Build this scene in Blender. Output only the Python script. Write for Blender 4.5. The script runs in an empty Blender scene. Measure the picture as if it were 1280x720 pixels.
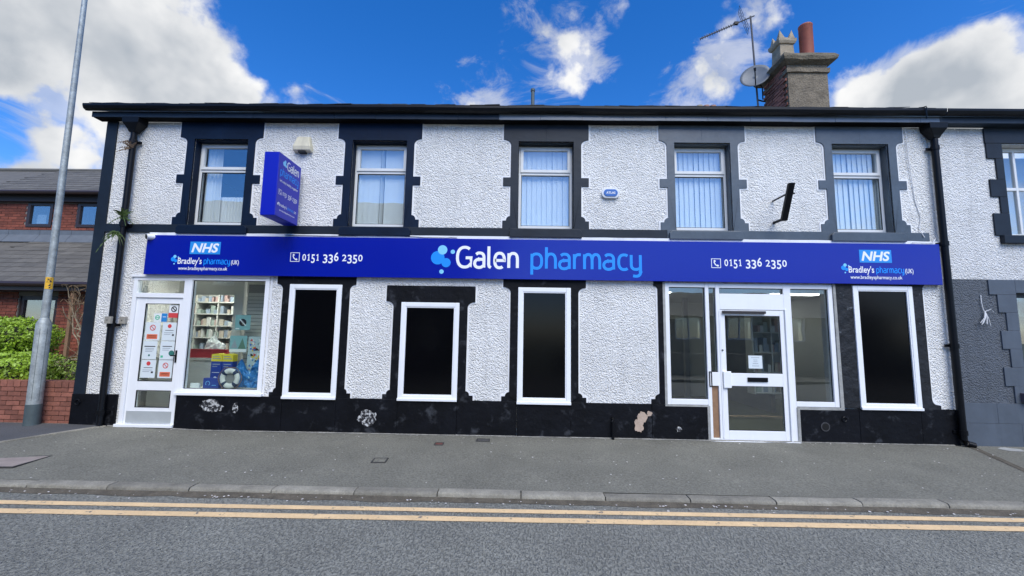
import bpy, bmesh, math, random
from mathutils import Vector, noise as mn
random.seed(7)
S = bpy.context.scene
COL = S.collection
R = math.radians
# ------------------------------------------------------------------ camera
D, H = 6.83, 1.686
pitch, yaw, roll = math.atan(56.6/520), R(1.0), 0.0158
cam_d = bpy.data.cameras.new('camera'); cam = bpy.data.objects.new('camera', cam_d); COL.objects.link(cam)
cam_d.sensor_width = 36; cam_d.lens = 520/1280*36; cam_d.clip_start = 0.05; cam_d.clip_end = 3000
fw = Vector((-math.sin(yaw)*math.cos(pitch), math.cos(yaw)*math.cos(pitch), math.sin(pitch)))
r0 = Vector((math.cos(yaw), math.sin(yaw), 0)); u0 = r0.cross(fw)
rt = r0*math.cos(roll)+u0*math.sin(roll); up = -r0*math.sin(roll)+u0*math.cos(roll)
from mathutils import Matrix
cam.matrix_world = Matrix(((rt.x, up.x, -fw.x, 0), (rt.y, up.y, -fw.y, -D), (rt.z, up.z, -fw.z, H), (0, 0, 0, 1)))
S.camera = cam
S.render.resolution_x, S.render.resolution_y = 1024, 576
S.view_settings.view_transform = 'Standard'; S.view_settings.look = 'None'
S.view_settings.exposure = 0.62; S.view_settings.gamma = 1
# ------------------------------------------------------------------ sun and sky
SUN_EL, SUN_AZ = R(50), R(162)          # azimuth measured clockwise from +Y (the facade normal points to -Y)
sl = bpy.data.lights.new('sun', 'SUN'); so = bpy.data.objects.new('sun', sl); COL.objects.link(so)
sl.energy = 2.45; sl.angle = R(48); sl.color = (1, .975, .88)
sd = Vector((math.sin(SUN_AZ)*math.cos(SUN_EL), math.cos(SUN_AZ)*math.cos(SUN_EL), math.sin(SUN_EL)))
so.rotation_euler = sd.to_track_quat('Z', 'Y').to_euler(); so.location = sd*60
W = bpy.data.worlds.new('World'); S.world = W; W.use_nodes = True
nt = W.node_tree; nt.nodes.clear()
def N(t, **k):
    n = nt.nodes.new(t)
    for a, b in k.items(): setattr(n, a, b)
    return n
def L(a, b): nt.links.new(a, b)
def M(op, a, b=None, c=None, clamp=False):
    n = N('ShaderNodeMath', operation=op, use_clamp=clamp)
    for i, v in enumerate((a, b, c)):
        if v is None: continue
        if isinstance(v, (int, float)): n.inputs[i].default_value = v
        else: L(v, n.inputs[i])
    return n.outputs[0]
def SS(v, a, b, lo=0., hi=1.):
    n = N('ShaderNodeMapRange', interpolation_type='SMOOTHSTEP')
    L(v, n.inputs[0]); n.inputs[1].default_value = a; n.inputs[2].default_value = b
    n.inputs[3].default_value = lo; n.inputs[4].default_value = hi
    return n.outputs[0]
sky = N('ShaderNodeTexSky', sky_type='NISHITA', sun_disc=False, sun_elevation=SUN_EL, sun_rotation=SUN_AZ)
sky.air_density = 1.0; sky.dust_density = .4; sky.ozone_density = 2.5
hs = N('ShaderNodeHueSaturation'); hs.inputs['Saturation'].default_value = 1.38; hs.inputs['Value'].default_value = 1.0
L(sky.outputs[0], hs.inputs['Color'])
tc = N('ShaderNodeTexCoord'); DV = tc.outputs['Generated']
def fbm(scale, detail, rough=.55, dist=0., off=(0, 0, 0), sc=(1, 1, 1)):
    mp = N('ShaderNodeMapping'); mp.inputs['Location'].default_value = off; mp.inputs['Scale'].default_value = sc
    L(DV, mp.inputs[0])
    n = N('ShaderNodeTexNoise'); L(mp.outputs[0], n.inputs['Vector'])
    n.inputs['Scale'].default_value = scale; n.inputs['Detail'].default_value = detail
    n.inputs['Roughness'].default_value = rough; n.inputs['Distortion'].default_value = dist
    return n.outputs['Fac']
# clouds: (direction, inner radius, outer radius in degrees, weight)
blobs = [((-.671, .60, .440), 5, 14, .34), ((-.76, .52, .38), 4, 17, .30), ((-.60, .683, .420), 2, 7, .22), ((-.62, .62, .48), 2, 7, .20),
         ((-.756, .594, .225), 2, 7, .26), ((-.526, .733, .425), 1, 4, .24), ((-.57, .71, .40), 1, 5, .20),
         ((-.79, .55, .275), 1, 5, -.34), ((-.74, .60, .30), 1, 4.5, -.26),
         ((.12, .782, .608), 1, 8, .25), ((.09, .83, .54), 1, 6, .18), ((-.117, .852, .490), 1, 6, .17), ((-.01, .80, .60), 1, 4.5, .19), ((.04, .83, .56), 1, 4, -.06),
         ((.335, .79, .500), 1, 6, .27), ((.42, .72, .55), 1, 7, .19), ((.43, .69, .58), 1, 6, .08),
         ((.662, .623, .390), 3, 9, .32), ((.74, .563, .370), 3, 11, .34), ((.60, .68, .400), 1, 6, .30), ((.66, .60, .43), 1, 5, .16),
         ((-.379, .794, .440), 1, 7, .22), ((-.47, .77, .43), 1, 5, .20), ((-.20, .85, .475), 1, 6, .18),
         ((-.318, .749, .600), 5, 13, -.22), ((-.24, .81, .55), 3, 8, -.12), ((.25, .76, .58), 2, 6, -.16), ((.58, .58, .57), 4, 10, -.26), ((.70, .56, .50), 2, 7, -.30), ((.50, .70, .50), 1, 5, -.14),
         ((.66, -.74, .14), 5, 22, .30), ((.45, -.78, .44), 10, 30, -.14), ((-.50, -.75, .42), 10, 34, -.26)]
bias = None
for d, ri, ro, w in blobs:
    v = Vector(d).normalized()
    dp = N('ShaderNodeVectorMath', operation='DOT_PRODUCT'); L(DV, dp.inputs[0]); dp.inputs[1].default_value = v
    s = SS(dp.outputs['Value'], math.cos(R(ro)), math.cos(R(ri)), 0, w)
    bias = s if bias is None else M('ADD', bias, s)
big = fbm(1.6, 3, .5, 0, (3.1, 1.7, .4))
def puffs(scale, off):
    mp = N('ShaderNodeMapping'); mp.inputs['Location'].default_value = off; L(DV, mp.inputs[0])
    wn = N('ShaderNodeTexNoise'); wn.inputs['Scale'].default_value = 9; wn.inputs['Detail'].default_value = 4; L(mp.outputs[0], wn.inputs['Vector'])
    sc_ = N('ShaderNodeVectorMath', operation='SCALE'); L(wn.outputs['Color'], sc_.inputs[0]); sc_.inputs['Scale'].default_value = .12
    ad = N('ShaderNodeVectorMath', operation='ADD'); L(mp.outputs[0], ad.inputs[0]); L(sc_.outputs[0], ad.inputs[1])
    v = N('ShaderNodeTexVoronoi', feature='F1'); L(ad.outputs[0], v.inputs['Vector']); v.inputs['Scale'].default_value = scale; v.inputs['Detail'].default_value = 1.5; v.inputs['Roughness'].default_value = .5
    return v.outputs['Distance']
puff = puffs(11, (2, 5, 1))
fine = fbm(6.5, 12, .62, .0, (1.3, 4.2, 2.2))
lit = fbm(5.0, 4, .55, .35, (1.3-.10, 4.2-.06, 2.2+.16))
soft = fbm(5.0, 4, .55, .35, (1.3, 4.2, 2.2))
dens_n = M('ADD', M('ADD', M('MULTIPLY', M('SUBTRACT', fine, .5), 1.15), M('MULTIPLY', big, .30)), M('ADD', bias, M('SUBTRACT', .425, M('MULTIPLY', puff, .34))))
alpha = M('POWER', SS(dens_n, .50, .77), 1.1)
strk = fbm(7.0, 9, .66, .6, (4.1, .2, 3.3), (1.0, 1.0, 1.9))
wisp = M('MULTIPLY', SS(M('ADD', M('MULTIPLY', M('SUBTRACT', strk, .5), 4.2), M('MULTIPLY', bias, 2.4)), .30, 1.25), .60)
alpha = M('MAXIMUM', alpha, wisp)
relief = M('ADD', M('MULTIPLY', M('SUBTRACT', lit, soft), 1.8), M('MULTIPLY', puff, .5))
shade = M('ADD', M('ADD', M('MULTIPLY', SS(dens_n, .72, 1.15), .40), relief), M('MULTIPLY', SS(fbm(3.2, 5, .6, .2, (9, 2, 5)), .42, .72), .40), clamp=True)
cc = N('ShaderNodeMix', data_type='RGBA'); L(shade, cc.inputs['Factor'])
cc.inputs['A'].default_value = (6.4, 6.4, 6.4, 1); cc.inputs['B'].default_value = (3.0, 3.3, 3.7, 1)
mx = N('ShaderNodeMix', data_type='RGBA'); L(alpha, mx.inputs['Factor']); tn = N('ShaderNodeVectorMath', operation='MULTIPLY'); L(hs.outputs[0], tn.inputs[0]); tn.inputs[1].default_value = (.98, 1.08, 1.42); L(tn.outputs[0], mx.inputs['A']); L(cc.outputs['Result'], mx.inputs['B'])
bg = N('ShaderNodeBackground'); bg.inputs['Strength'].default_value = 0.10; L(mx.outputs['Result'], bg.inputs['Color'])
wo = N('ShaderNodeOutputWorld'); L(bg.outputs[0], wo.inputs[0])

# ------------------------------------------------------------------ materials
MATS = {}
def mat(name, col, rough=.6, bump=None, var=None, coat=0, metal=0, rnd=0, spec=.5, emit=None, col2=None, mask=None, streak=None):
    """bump=(scale,strength,distance[,detail]); var=(scale, amount); rnd=value spread per object;
       mask=(scale, threshold, softness) blends to col2; streak=(amount) vertical weather streaks"""
    if name in MATS: return MATS[name]
    m = bpy.data.materials.new(name); m.use_nodes = True; t = m.node_tree; b = t.nodes['Principled BSDF']
    b.inputs['Roughness'].default_value = rough; b.inputs['Metallic'].default_value = metal
    b.inputs['Specular IOR Level'].default_value = spec
    b.inputs['Coat Weight'].default_value = coat; b.inputs['Coat Roughness'].default_value = .12
    def n(ty, **k):
        q = t.nodes.new(ty)
        for a, v in k.items(): setattr(q, a, v)
        return q
    tcn = n('ShaderNodeTexCoord'); obj = tcn.outputs['Object']
    if rnd:   # shift texture per object
        oi = n('ShaderNodeObjectInfo'); sc = n('ShaderNodeVectorMath', operation='SCALE'); 
        cb = n('ShaderNodeCombineXYZ')
        for i in range(3): t.links.new(oi.outputs['Random'], cb.inputs[i])
        t.links.new(cb.outputs[0], sc.inputs[0]); sc.inputs['Scale'].default_value = 37.
        ad = n('ShaderNodeVectorMath', operation='ADD'); t.links.new(obj, ad.inputs[0]); t.links.new(sc.outputs[0], ad.inputs[1]); obj = ad.outputs[0]
    def nz(scale, detail=4, rough=.6, dist=0, sc3=None):
        v = obj
        if sc3:
            mp = n('ShaderNodeMapping'); mp.inputs['Scale'].default_value = sc3; t.links.new(obj, mp.inputs[0]); v = mp.outputs[0]
        q = n('ShaderNodeTexNoise'); t.links.new(v, q.inputs['Vector']); q.inputs['Scale'].default_value = scale
        q.inputs['Detail'].default_value = detail; q.inputs['Roughness'].default_value = rough; q.inputs['Distortion'].default_value = dist
        return q.outputs['Fac']
    def mr(v, a, b_, lo, hi, smooth=True):
        q = n('ShaderNodeMapRange', interpolation_type='SMOOTHSTEP' if smooth else 'LINEAR'); t.links.new(v, q.inputs[0])
        for i, x in enumerate((a, b_, lo, hi)): q.inputs[i+1].default_value = x
        return q.outputs[0]
    rgb = n('ShaderNodeRGB'); rgb.outputs[0].default_value = (*col, 1); c = rgb.outputs[0]
    def mulv(c, f):
        q = n('ShaderNodeVectorMath', operation='SCALE'); t.links.new(c, q.inputs[0]); t.links.new(f, q.inputs['Scale']); return q.outputs[0]
    def mixc(c, c2, f):
        q = n('ShaderNodeMix', data_type='RGBA'); t.links.new(f, q.inputs['Factor']); t.links.new(c, q.inputs['A'])
        q.inputs['B'].default_value = (*c2, 1); return q.outputs['Result']
    if var:
        c = mulv(c, mr(nz(var[0], 6), .3, .7, 1-var[1], 1+var[1], False))
        if len(var) > 2: c = mulv(c, mr(nz(var[2], 3, .7), .3, .7, 1-var[3], 1+var[3], False))
    if streak: c = mulv(c, mr(nz(1.0, 5, .6, 0, (5, 5, .5)), .5, .75, 1, 1-streak))
    if rnd: c = mulv(c, mr(oi.outputs['Random'], 0, 1, 1-rnd, 1+rnd, False))
    if mask: c = mixc(c, col2, mr(nz(mask[0], 8, .65, .3), mask[1], mask[1]+mask[2], 0, 1))
    t.links.new(c, b.inputs['Base Color'])
    if emit: b.inputs['Emission Color'].default_value = (*emit[0], 1); b.inputs['Emission Strength'].default_value = emit[1]
    if bump:
        bp = n('ShaderNodeBump'); bp.inputs['Strength'].default_value = bump[1]; bp.inputs['Distance'].default_value = bump[2]
        t.links.new(nz(bump[0], bump[3] if len(bump) > 3 else 3, .55, bump[4] if len(bump) > 4 else 0), bp.inputs['Height']); t.links.new(bp.outputs[0], b.inputs['Normal'])
    MATS[name] = m
    return m
def glass(name, fac, tint=(.9, .94, .95), rough=0.0, wav=.0):
    m = bpy.data.materials.new(name); m.use_nodes = True; t = m.node_tree; t.nodes.clear()
    o = t.nodes.new('ShaderNodeOutputMaterial'); mxs = t.nodes.new('ShaderNodeMixShader'); tr = t.nodes.new('ShaderNodeBsdfTransparent'); g = t.nodes.new('ShaderNodeBsdfGlossy')
    tr.inputs[0].default_value = (*tint, 1); g.inputs['Roughness'].default_value = rough; g.inputs[0].default_value = (1, 1, 1, 1)
    ge = t.nodes.new('ShaderNodeNewGeometry'); dt = t.nodes.new('ShaderNodeVectorMath'); dt.operation = 'DOT_PRODUCT'; t.links.new(ge.outputs['Incoming'], dt.inputs[0]); t.links.new(ge.outputs['Normal'], dt.inputs[1])
    def mt(op, a, b=None):
        q = t.nodes.new('ShaderNodeMath'); q.operation = op
        for k, v in enumerate((a, b)):
            if v is None: continue
            if isinstance(v, (int, float)): q.inputs[k].default_value = v
            else: t.links.new(v, q.inputs[k])
        return q
    pw = mt('POWER', mt('SUBTRACT', 1., mt('ABSOLUTE', dt.outputs['Value']).outputs[0]).outputs[0], 5.)
    ma = t.nodes.new('ShaderNodeMath'); ma.operation = 'MULTIPLY_ADD'; ma.use_clamp = True; t.links.new(pw.outputs[0], ma.inputs[0]); ma.inputs[1].default_value = 1.0-fac; ma.inputs[2].default_value = fac
    t.links.new(ma.outputs[0], mxs.inputs[0]); t.links.new(tr.outputs[0], mxs.inputs[1]); t.links.new(g.outputs[0], mxs.inputs[2]); t.links.new(mxs.outputs[0], o.inputs[0])
    if wav:
        nn = t.nodes.new('ShaderNodeTexNoise'); nn.inputs['Scale'].default_value = 1.6; bb = t.nodes.new('ShaderNodeBump'); bb.inputs['Distance'].default_value = wav
        tcn = t.nodes.new('ShaderNodeTexCoord'); t.links.new(tcn.outputs['Object'], nn.inputs['Vector']); t.links.new(nn.outputs[0], bb.inputs['Height']); t.links.new(bb.outputs[0], g.inputs['Normal'])
    return m
def roughcast(name, col, dirt=.12):
    """pebble-dashed render: rounded dashes of stone under paint, as relief"""
    m = mat(name, col, .75, None, (1.3, .09, 9, .06), streak=dirt)
    t = m.node_tree; b = t.nodes['Principled BSDF']; tcn = t.nodes.new('ShaderNodeTexCoord')
    n1 = t.nodes.new('ShaderNodeTexNoise'); n1.inputs['Scale'].default_value = 33; n1.inputs['Detail'].default_value = 3; n1.inputs['Distortion'].default_value = .9
    v = t.nodes.new('ShaderNodeTexVoronoi'); v.feature = 'SMOOTH_F1'; v.inputs['Scale'].default_value = 55; v.inputs['Smoothness'].default_value = .4
    for q in (n1, v): t.links.new(tcn.outputs['Object'], q.inputs['Vector'])
    a = t.nodes.new('ShaderNodeMath'); a.operation = 'MULTIPLY_ADD'; t.links.new(v.outputs['Distance'], a.inputs[0]); a.inputs[1].default_value = -.55; t.links.new(n1.outputs['Fac'], a.inputs[2])
    bp = t.nodes.new('ShaderNodeBump'); bp.inputs['Strength'].default_value = 1.0; bp.inputs['Distance'].default_value = .036; t.links.new(a.outputs[0], bp.inputs['Height']); t.links.new(bp.outputs[0], b.inputs['Normal'])
    return m
render_white = roughcast('white_roughcast', (.83, .82, .785), .09)
render_grey = roughcast('grey_roughcast', (.105, .12, .14), .2)
render_white2 = roughcast('white_roughcast_neighbour', (.76, .755, .735), .18)
smooth_white = mat('smooth_white_masonry_paint', (.80, .80, .80), .6, (30, .3, .004), (3, .06), streak=.15)
paint_slate = mat('slate_blue_gloss_paint', (.010, .016, .025), .5, (9, .5, .006), (2, .3), spec=.3)
paint_navy = mat('navy_black_gloss_paint', (.003, .011, .030), .55, (9, .5, .006), (2, .3), spec=.18)
paint_light_slate = mat('light_slate_grey_paint', (.062, .080, .098), .42, (9, .5, .006), (2, .18, 14, .10), coat=.2)  # lighter grey for the right-hand surrounds, sills and string course
paint_black = mat('black_masonry_paint', (.003, .0035, .0055), .6, (11, .9, .012, 6), (2.5, .5), spec=.18, col2=(.040, .043, .050), mask=(4, .55, .16))
paint_black2 = mat('black_wall_paint_rough', (.012, .013, .015), .55, (7, 1., .03, 6), (2.5, .4), spec=.35, col2=(.09, .10, .11), mask=(9, .64, .06))
gloss_black = mat('black_gloss_iron', (.004, .0045, .006), .38, (15, .25, .003), (5, .3), spec=.22)
flat_black = mat('flat_black_soffit', (.003, .003, .004), .8, None, spec=.15)
board_grey = mat('painted_fascia_board', (.13, .155, .185), .38, (12, .2, .002), (3, .15), coat=.3)
upvc = mat('white_upvc', (.83, .84, .85), .28, None, (4, .02), streak=.04)
upvc_dull = mat('weathered_white_frame', (.70, .71, .70), .38, None, (3, .05), streak=.10)
rubber = mat('black_gasket', (.012, .012, .013), .5, spec=.3)
black_panel = mat('black_infill_panel', (.0018, .0018, .0022), .13, (1.2, .12, .006), spec=.25)
sign_blue = mat('gloss_royal_blue_sign', (.0003, .009, .30), .22, (.6, .10, .01), spec=.6)
sign_blue_side = mat('blue_sign_tray', (.001, .008, .40), .35)
white_print = mat('white_vinyl', (.86, .86, .86), .4)
cyan_print = mat('bright_blue_vinyl', (.006, .27, .86), .4)
cyan_pale = mat('pale_blue_vinyl', (.22, .60, .90), .4)
nhs_blue = mat('nhs_box_blue', (.02, .27, .72), .4)
asphalt_pave = mat('pavement_tarmac', (.166, .160, .128), .9, (80, 1., .010, 3), (1.1, .16, 48, .42), col2=(.20, .20, .195), mask=(14, .70, .06))
tarmac_dark = mat('patched_dark_tarmac', (.075, .076, .078), .9, (90, .8, .006, 3), (1.5, .12, 60, .2))
kerb_m = mat('granite_kerb', (.225, .21, .17), .85, (28, .9, .016, 6), (5, .25, 60, .2), rnd=.14)
yellow = mat('yellow_road_paint', (.74, .52, .28), .7, (60, .5, .004), (5, .10, 40, .07), col2=(.17, .15, .13), mask=(13, .60, .08))
slate_m = mat('roof_slate', (.085, .088, .092), .6, (20, .4, .004), (6, .15), rnd=.22)
slate_l = mat('grey_concrete_tile', (.118, .109, .092), .75, (25, .4, .004), (6, .15), rnd=.18)
brick_red = mat('red_facing_brick', (.22, .062, .036), .85, (45, .5, .004, 4), (12, .22), rnd=.30)
brick_orange = mat('orange_red_garden_brick', (.25, .095, .065), .85, (45, .5, .004, 4), (12, .22), rnd=.25)
brick_old = mat('old_weathered_brick', (.27, .105, .070), .9, (35, .9, .012, 5), (14, .3), rnd=.38)
mortar = mat('mortar', (.23, .20, .175), .95, (40, .6, .006), (8, .15))
mortar_dark = mat('sooty_mortar', (.10, .085, .07), .95, (40, .8, .01), (8, .2))
stucco_old = mat('weathered_brown_render', (.19, .155, .11), .95, (26, 1., .03, 6), (5, .30, 40, .25))
stone_cap = mat('mossy_cement_cap', (.150, .125, .085), .95, (14, 1., .04, 6), (4, .35, 40, .2))
clay_red = mat('red_clay_pot', (.30, .075, .040), .6, (10, .3, .004), (6, .15))
clay_buff = mat('buff_clay_pot', (.33, .27, .19), .8, (16, .6, .01, 5), (6, .25))
clay_pink = mat('faded_pink_clay', (.36, .20, .15), .8, (16, .6, .01, 5), (6, .25))
galv = mat('galvanised_steel', (.34, .37, .365), .55, (14, .5, .004), (9, .28, 40, .16), metal=.25)
galv_low = mat('painted_column_base', (.075, .10, .105), .6, (30, .6, .006), (8, .2))
alu = mat('dull_aluminium', (.07, .07, .075), .5, metal=.3)
dish_m = mat('grey_dish', (.13, .145, .16), .5, None, (6, .15))
cream = mat('aged_cream_plastic', (.62, .57, .42), .45, None, (9, .08), streak=.2)
plastic_grey = mat('beige_grey_box', (.30, .28, .24), .55, None, (12, .15))
cable_m = mat('grey_cable', (.22, .22, .23), .6)
cable_w = mat('painted_white_cable', (.62, .62, .62), .6)
wood_m = mat('raw_timber', (.27, .155, .085), .7, (60, .4, .003, 4), (9, .15))
cement = mat('bare_cement_margin', (.33, .33, .31), .95, (30, .8, .01, 6), (8, .2))
bare_stone = mat('bare_pinkish_render', (.46, .35, .27), .95, (30, .8, .01, 5), (14, .15))
peel_white = mat('flaked_old_white_paint', (.50, .50, .49), .9, (30, .8, .01, 5), (20, .3), col2=(.012, .012, .015), mask=(22, .42, .10))
blind_m = mat('vertical_blind_fabric', (.80, .81, .80), .8, (40, .2, .002), (3, .05))
curtain_m = mat('sheer_white_curtain', (.82, .83, .83), .85, (20, .2, .004), (3, .05))
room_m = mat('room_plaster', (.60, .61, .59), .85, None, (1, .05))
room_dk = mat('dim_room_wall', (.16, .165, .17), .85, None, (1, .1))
floor_m = mat('vinyl_floor', (.16, .16, .16), .5, None, (2, .1))
shelf_m = mat('cream_shelving', (.50, .50, .46), .6)
light_m = mat('ceiling_light_panel', (.9, .9, .9), .5, emit=((1, .98, .94), 5.0))
bark = mat('pale_bare_vine', (.40, .32, .22), .9, (40, .6, .004), (10, .25))
bark_dk = mat('brown_twig', (.13, .09, .06), .9, (40, .6, .004), (10, .25))
leaf1 = mat('privet_leaf', (.235, .37, .022), .5, None, (6, .4, 26, .45))
leaf2 = mat('box_leaf', (.20, .28, .04), .55, None, (5, .45, 40, .2))
weed_m = mat('weed_leaf', (.075, .12, .03), .6, None, (12, .3))
petal_m = mat('fallen_petals', (.66, .62, .58), .8, None, (20, .2))
dirt_m = mat('gutter_grit', (.10, .085, .062), .98, (70, 1., .01, 5), (9, .3, 60, .3))
pane_up = glass('upper_window_glass', .17, (.95, .98, .98), 0, .0012)
pane_shop = glass('shop_glass', .05, (.90, .94, .93), 0, .0012)
pane_door = glass('entrance_glass', .11, (.86, .90, .89), 0, .0012)
pane_far = glass('reflective_glass', .25, (.7, .75, .78))
def road_mat():
    m = mat('coarse_road_asphalt', (.235, .232, .198), .8, None, (1.0, .14, 60, .34))
    t = m.node_tree; b = t.nodes['Principled BSDF']; tcn = t.nodes.new('ShaderNodeTexCoord')
    mp = t.nodes.new('ShaderNodeMapping'); mp.inputs['Rotation'].default_value = (0, 0, R(35)); mp.inputs['Scale'].default_value = (1, .45, 1); t.links.new(tcn.outputs['Object'], mp.inputs[0])
    n1 = t.nodes.new('ShaderNodeTexNoise'); n1.inputs['Scale'].default_value = 55; n1.inputs['Detail'].default_value = 3; n1.inputs['Distortion'].default_value = .5; t.links.new(mp.outputs[0], n1.inputs['Vector'])
    n2 = t.nodes.new('ShaderNodeTexVoronoi'); n2.inputs['Scale'].default_value = 90; t.links.new(tcn.outputs['Object'], n2.inputs['Vector'])
    r = t.nodes.new('ShaderNodeMapRange'); t.links.new(n1.outputs['Fac'], r.inputs[0]); r.inputs[1].default_value = .36; r.inputs[2].default_value = .50
    a = t.nodes.new('ShaderNodeMath'); a.operation = 'MULTIPLY_ADD'; t.links.new(n2.outputs['Distance'], a.inputs[0]); a.inputs[1].default_value = -.5; t.links.new(r.outputs[0], a.inputs[2])
    bp = t.nodes.new('ShaderNodeBump'); bp.inputs['Strength'].default_value = 1.; bp.inputs['Distance'].default_value = .016; t.links.new(a.outputs[0], bp.inputs['Height']); t.links.new(bp.outputs[0], b.inputs['Normal'])
    return m
road_m = road_mat()

# ------------------------------------------------------------------ mesh helpers
class MB:
    def __init__(s): s.v = []; s.f = []
    def box(s, x0, x1, y0, y1, z0, z1):
        b = len(s.v); s.v += [(x, y, z) for z in (z0, z1) for y in (y0, y1) for x in (x0, x1)]
        for q in ((0, 2, 3, 1), (4, 5, 7, 6), (0, 1, 5, 4), (2, 6, 7, 3), (0, 4, 6, 2), (1, 3, 7, 5)): s.f.append(tuple(b+i for i in q))
        return s
    def prism(s, pts, y0, y1):
        """polygon in the XZ plane extruded along Y"""
        b = len(s.v); n = len(pts)
        ar = sum(pts[i][0]*pts[(i+1) % n][1]-pts[(i+1) % n][0]*pts[i][1] for i in range(n))
        if ar < 0: pts = pts[::-1]
        s.v += [(x, y0, z) for x, z in pts] + [(x, y1, z) for x, z in pts]
        s.f.append(tuple(b+i for i in range(n))); s.f.append(tuple(b+n+i for i in reversed(range(n))))
        for i in range(n):
            j = (i+1) % n; s.f.append((b+j, b+i, b+n+i, b+n+j))
        return s
    def prismz(s, pts, z0, z1):
        b = len(s.v); n = len(pts)
        ar = sum(pts[i][0]*pts[(i+1) % n][1]-pts[(i+1) % n][0]*pts[i][1] for i in range(n))
        if ar < 0: pts = pts[::-1]
        s.v += [(x, y, z0) for x, y in pts] + [(x, y, z1) for x, y in pts]
        s.f.append(tuple(b+i for i in reversed(range(n)))); s.f.append(tuple(b+n+i for i in range(n)))
        for i in range(n):
            j = (i+1) % n; s.f.append((b+i, b+j, b+n+j, b+n+i))
        return s
    def tube(s, pts, r, n=8, cap=True):
        pts = [Vector(p) for p in pts]; rs = r if isinstance(r, (list, tuple)) else [r]*len(pts); b = len(s.v)
        for i, p in enumerate(pts):
            t = (pts[min(i+1, len(pts)-1)]-pts[max(i-1, 0)]).normalized()
            a = Vector((0, 0, 1)) if abs(t.z) < .9 else Vector((0, 1, 0))
            u = t.cross(a).normalized(); w = t.cross(u)
            for k in range(n):
                an = 2*math.pi*k/n; q = p+(u*math.cos(an)+w*math.sin(an))*rs[i]; s.v.append(tuple(q))
        for i in range(len(pts)-1):
            for k in range(n):
                k2 = (k+1) % n; s.f.append((b+i*n+k, b+i*n+k2, b+(i+1)*n+k2, b+(i+1)*n+k))
        if cap:
            s.f.append(tuple(b+k for k in reversed(range(n)))); e = b+(len(pts)-1)*n; s.f.append(tuple(e+k for k in range(n)))
        return s
    def disc(s, cx, y, cz, rx, rz=None, n=24):
        rz = rz or rx; b = len(s.v)
        s.v += [(cx+rx*math.cos(2*math.pi*k/n), y, cz+rz*math.sin(2*math.pi*k/n)) for k in range(n)]; s.f.append(tuple(b+k for k in range(n))); return s
    def ribbon(s, pts, w, y):
        pts = [Vector((p[0], p[1])) for p in pts]; b = len(s.v); n = len(pts)
        for i, p in enumerate(pts):
            t0 = (pts[i]-pts[i-1]).normalized() if i else (pts[1]-pts[0]).normalized()
            t1 = (pts[i+1]-pts[i]).normalized() if i < n-1 else t0
            t = (t0+t1); t = t.normalized() if t.length > 1e-6 else t0
            nn = Vector((-t.y, t.x)); k = min(1.6, 1/max(.3, nn.dot(Vector((-t0.y, t0.x)))))
            for sg in (-1, 1): q = p+nn*sg*w*.5*k; s.v.append((q.x, y, q.y))
        for i in range(n-1): s.f.append((b+2*i, b+2*i+2, b+2*i+3, b+2*i+1))
        return s
    def build(s, name, m, parent=None, loc=(0, 0, 0), bevel=0, smooth=False):
        me = bpy.data.meshes.new(name); me.from_pydata([(x-loc[0], y-loc[1], z-loc[2]) for x, y, z in s.v], [], s.f); me.update()
        return link(name, me, m, parent, loc, bevel, smooth)
def link(name, me, m, parent=None, loc=(0, 0, 0), bevel=0, smooth=False):
    if m: me.materials.append(m)
    if smooth:
        for p in me.polygons: p.use_smooth = True
        try: me.set_sharp_from_angle(angle=R(40))
        except Exception: pass
    o = bpy.data.objects.new(name, me); COL.objects.link(o); o.location = loc; o.parent = parent
    if bevel:
        b = o.modifiers.new('bevel', 'BEVEL'); b.width = bevel; b.segments = 2; b.limit_method = 'ANGLE'; b.angle_limit = R(35)
    return o
def tag(o, label=None, cat=None, group=None, kind=None):
    if label: o['label'] = label
    if cat: o['category'] = cat
    if group: o['group'] = group
    if kind: o['kind'] = kind
    return o
def thing(name, label=None, cat=None, loc=(0, 0, 0), group=None, kind=None):
    o = bpy.data.objects.new(name, None); o.empty_display_size = .2; COL.objects.link(o); o.location = loc
    return tag(o, label, cat, group, kind)
def B(*a): return MB().box(*a)
def frame_mb(x0, x1, z0, z1, w, y0, y1, wb=None, m=None):
    m = m or MB(); wb = wb or w
    m.box(x0, x0+w, y0, y1, z0, z1); m.box(x1-w, x1, y0, y1, z0, z1)
    m.box(x0+w, x1-w, y0+.001, y1-.001, z1-w, z1-.0005); m.box(x0+w, x1-w, y0+.001, y1-.001, z0+.0005, z0+wb); return m
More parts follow.
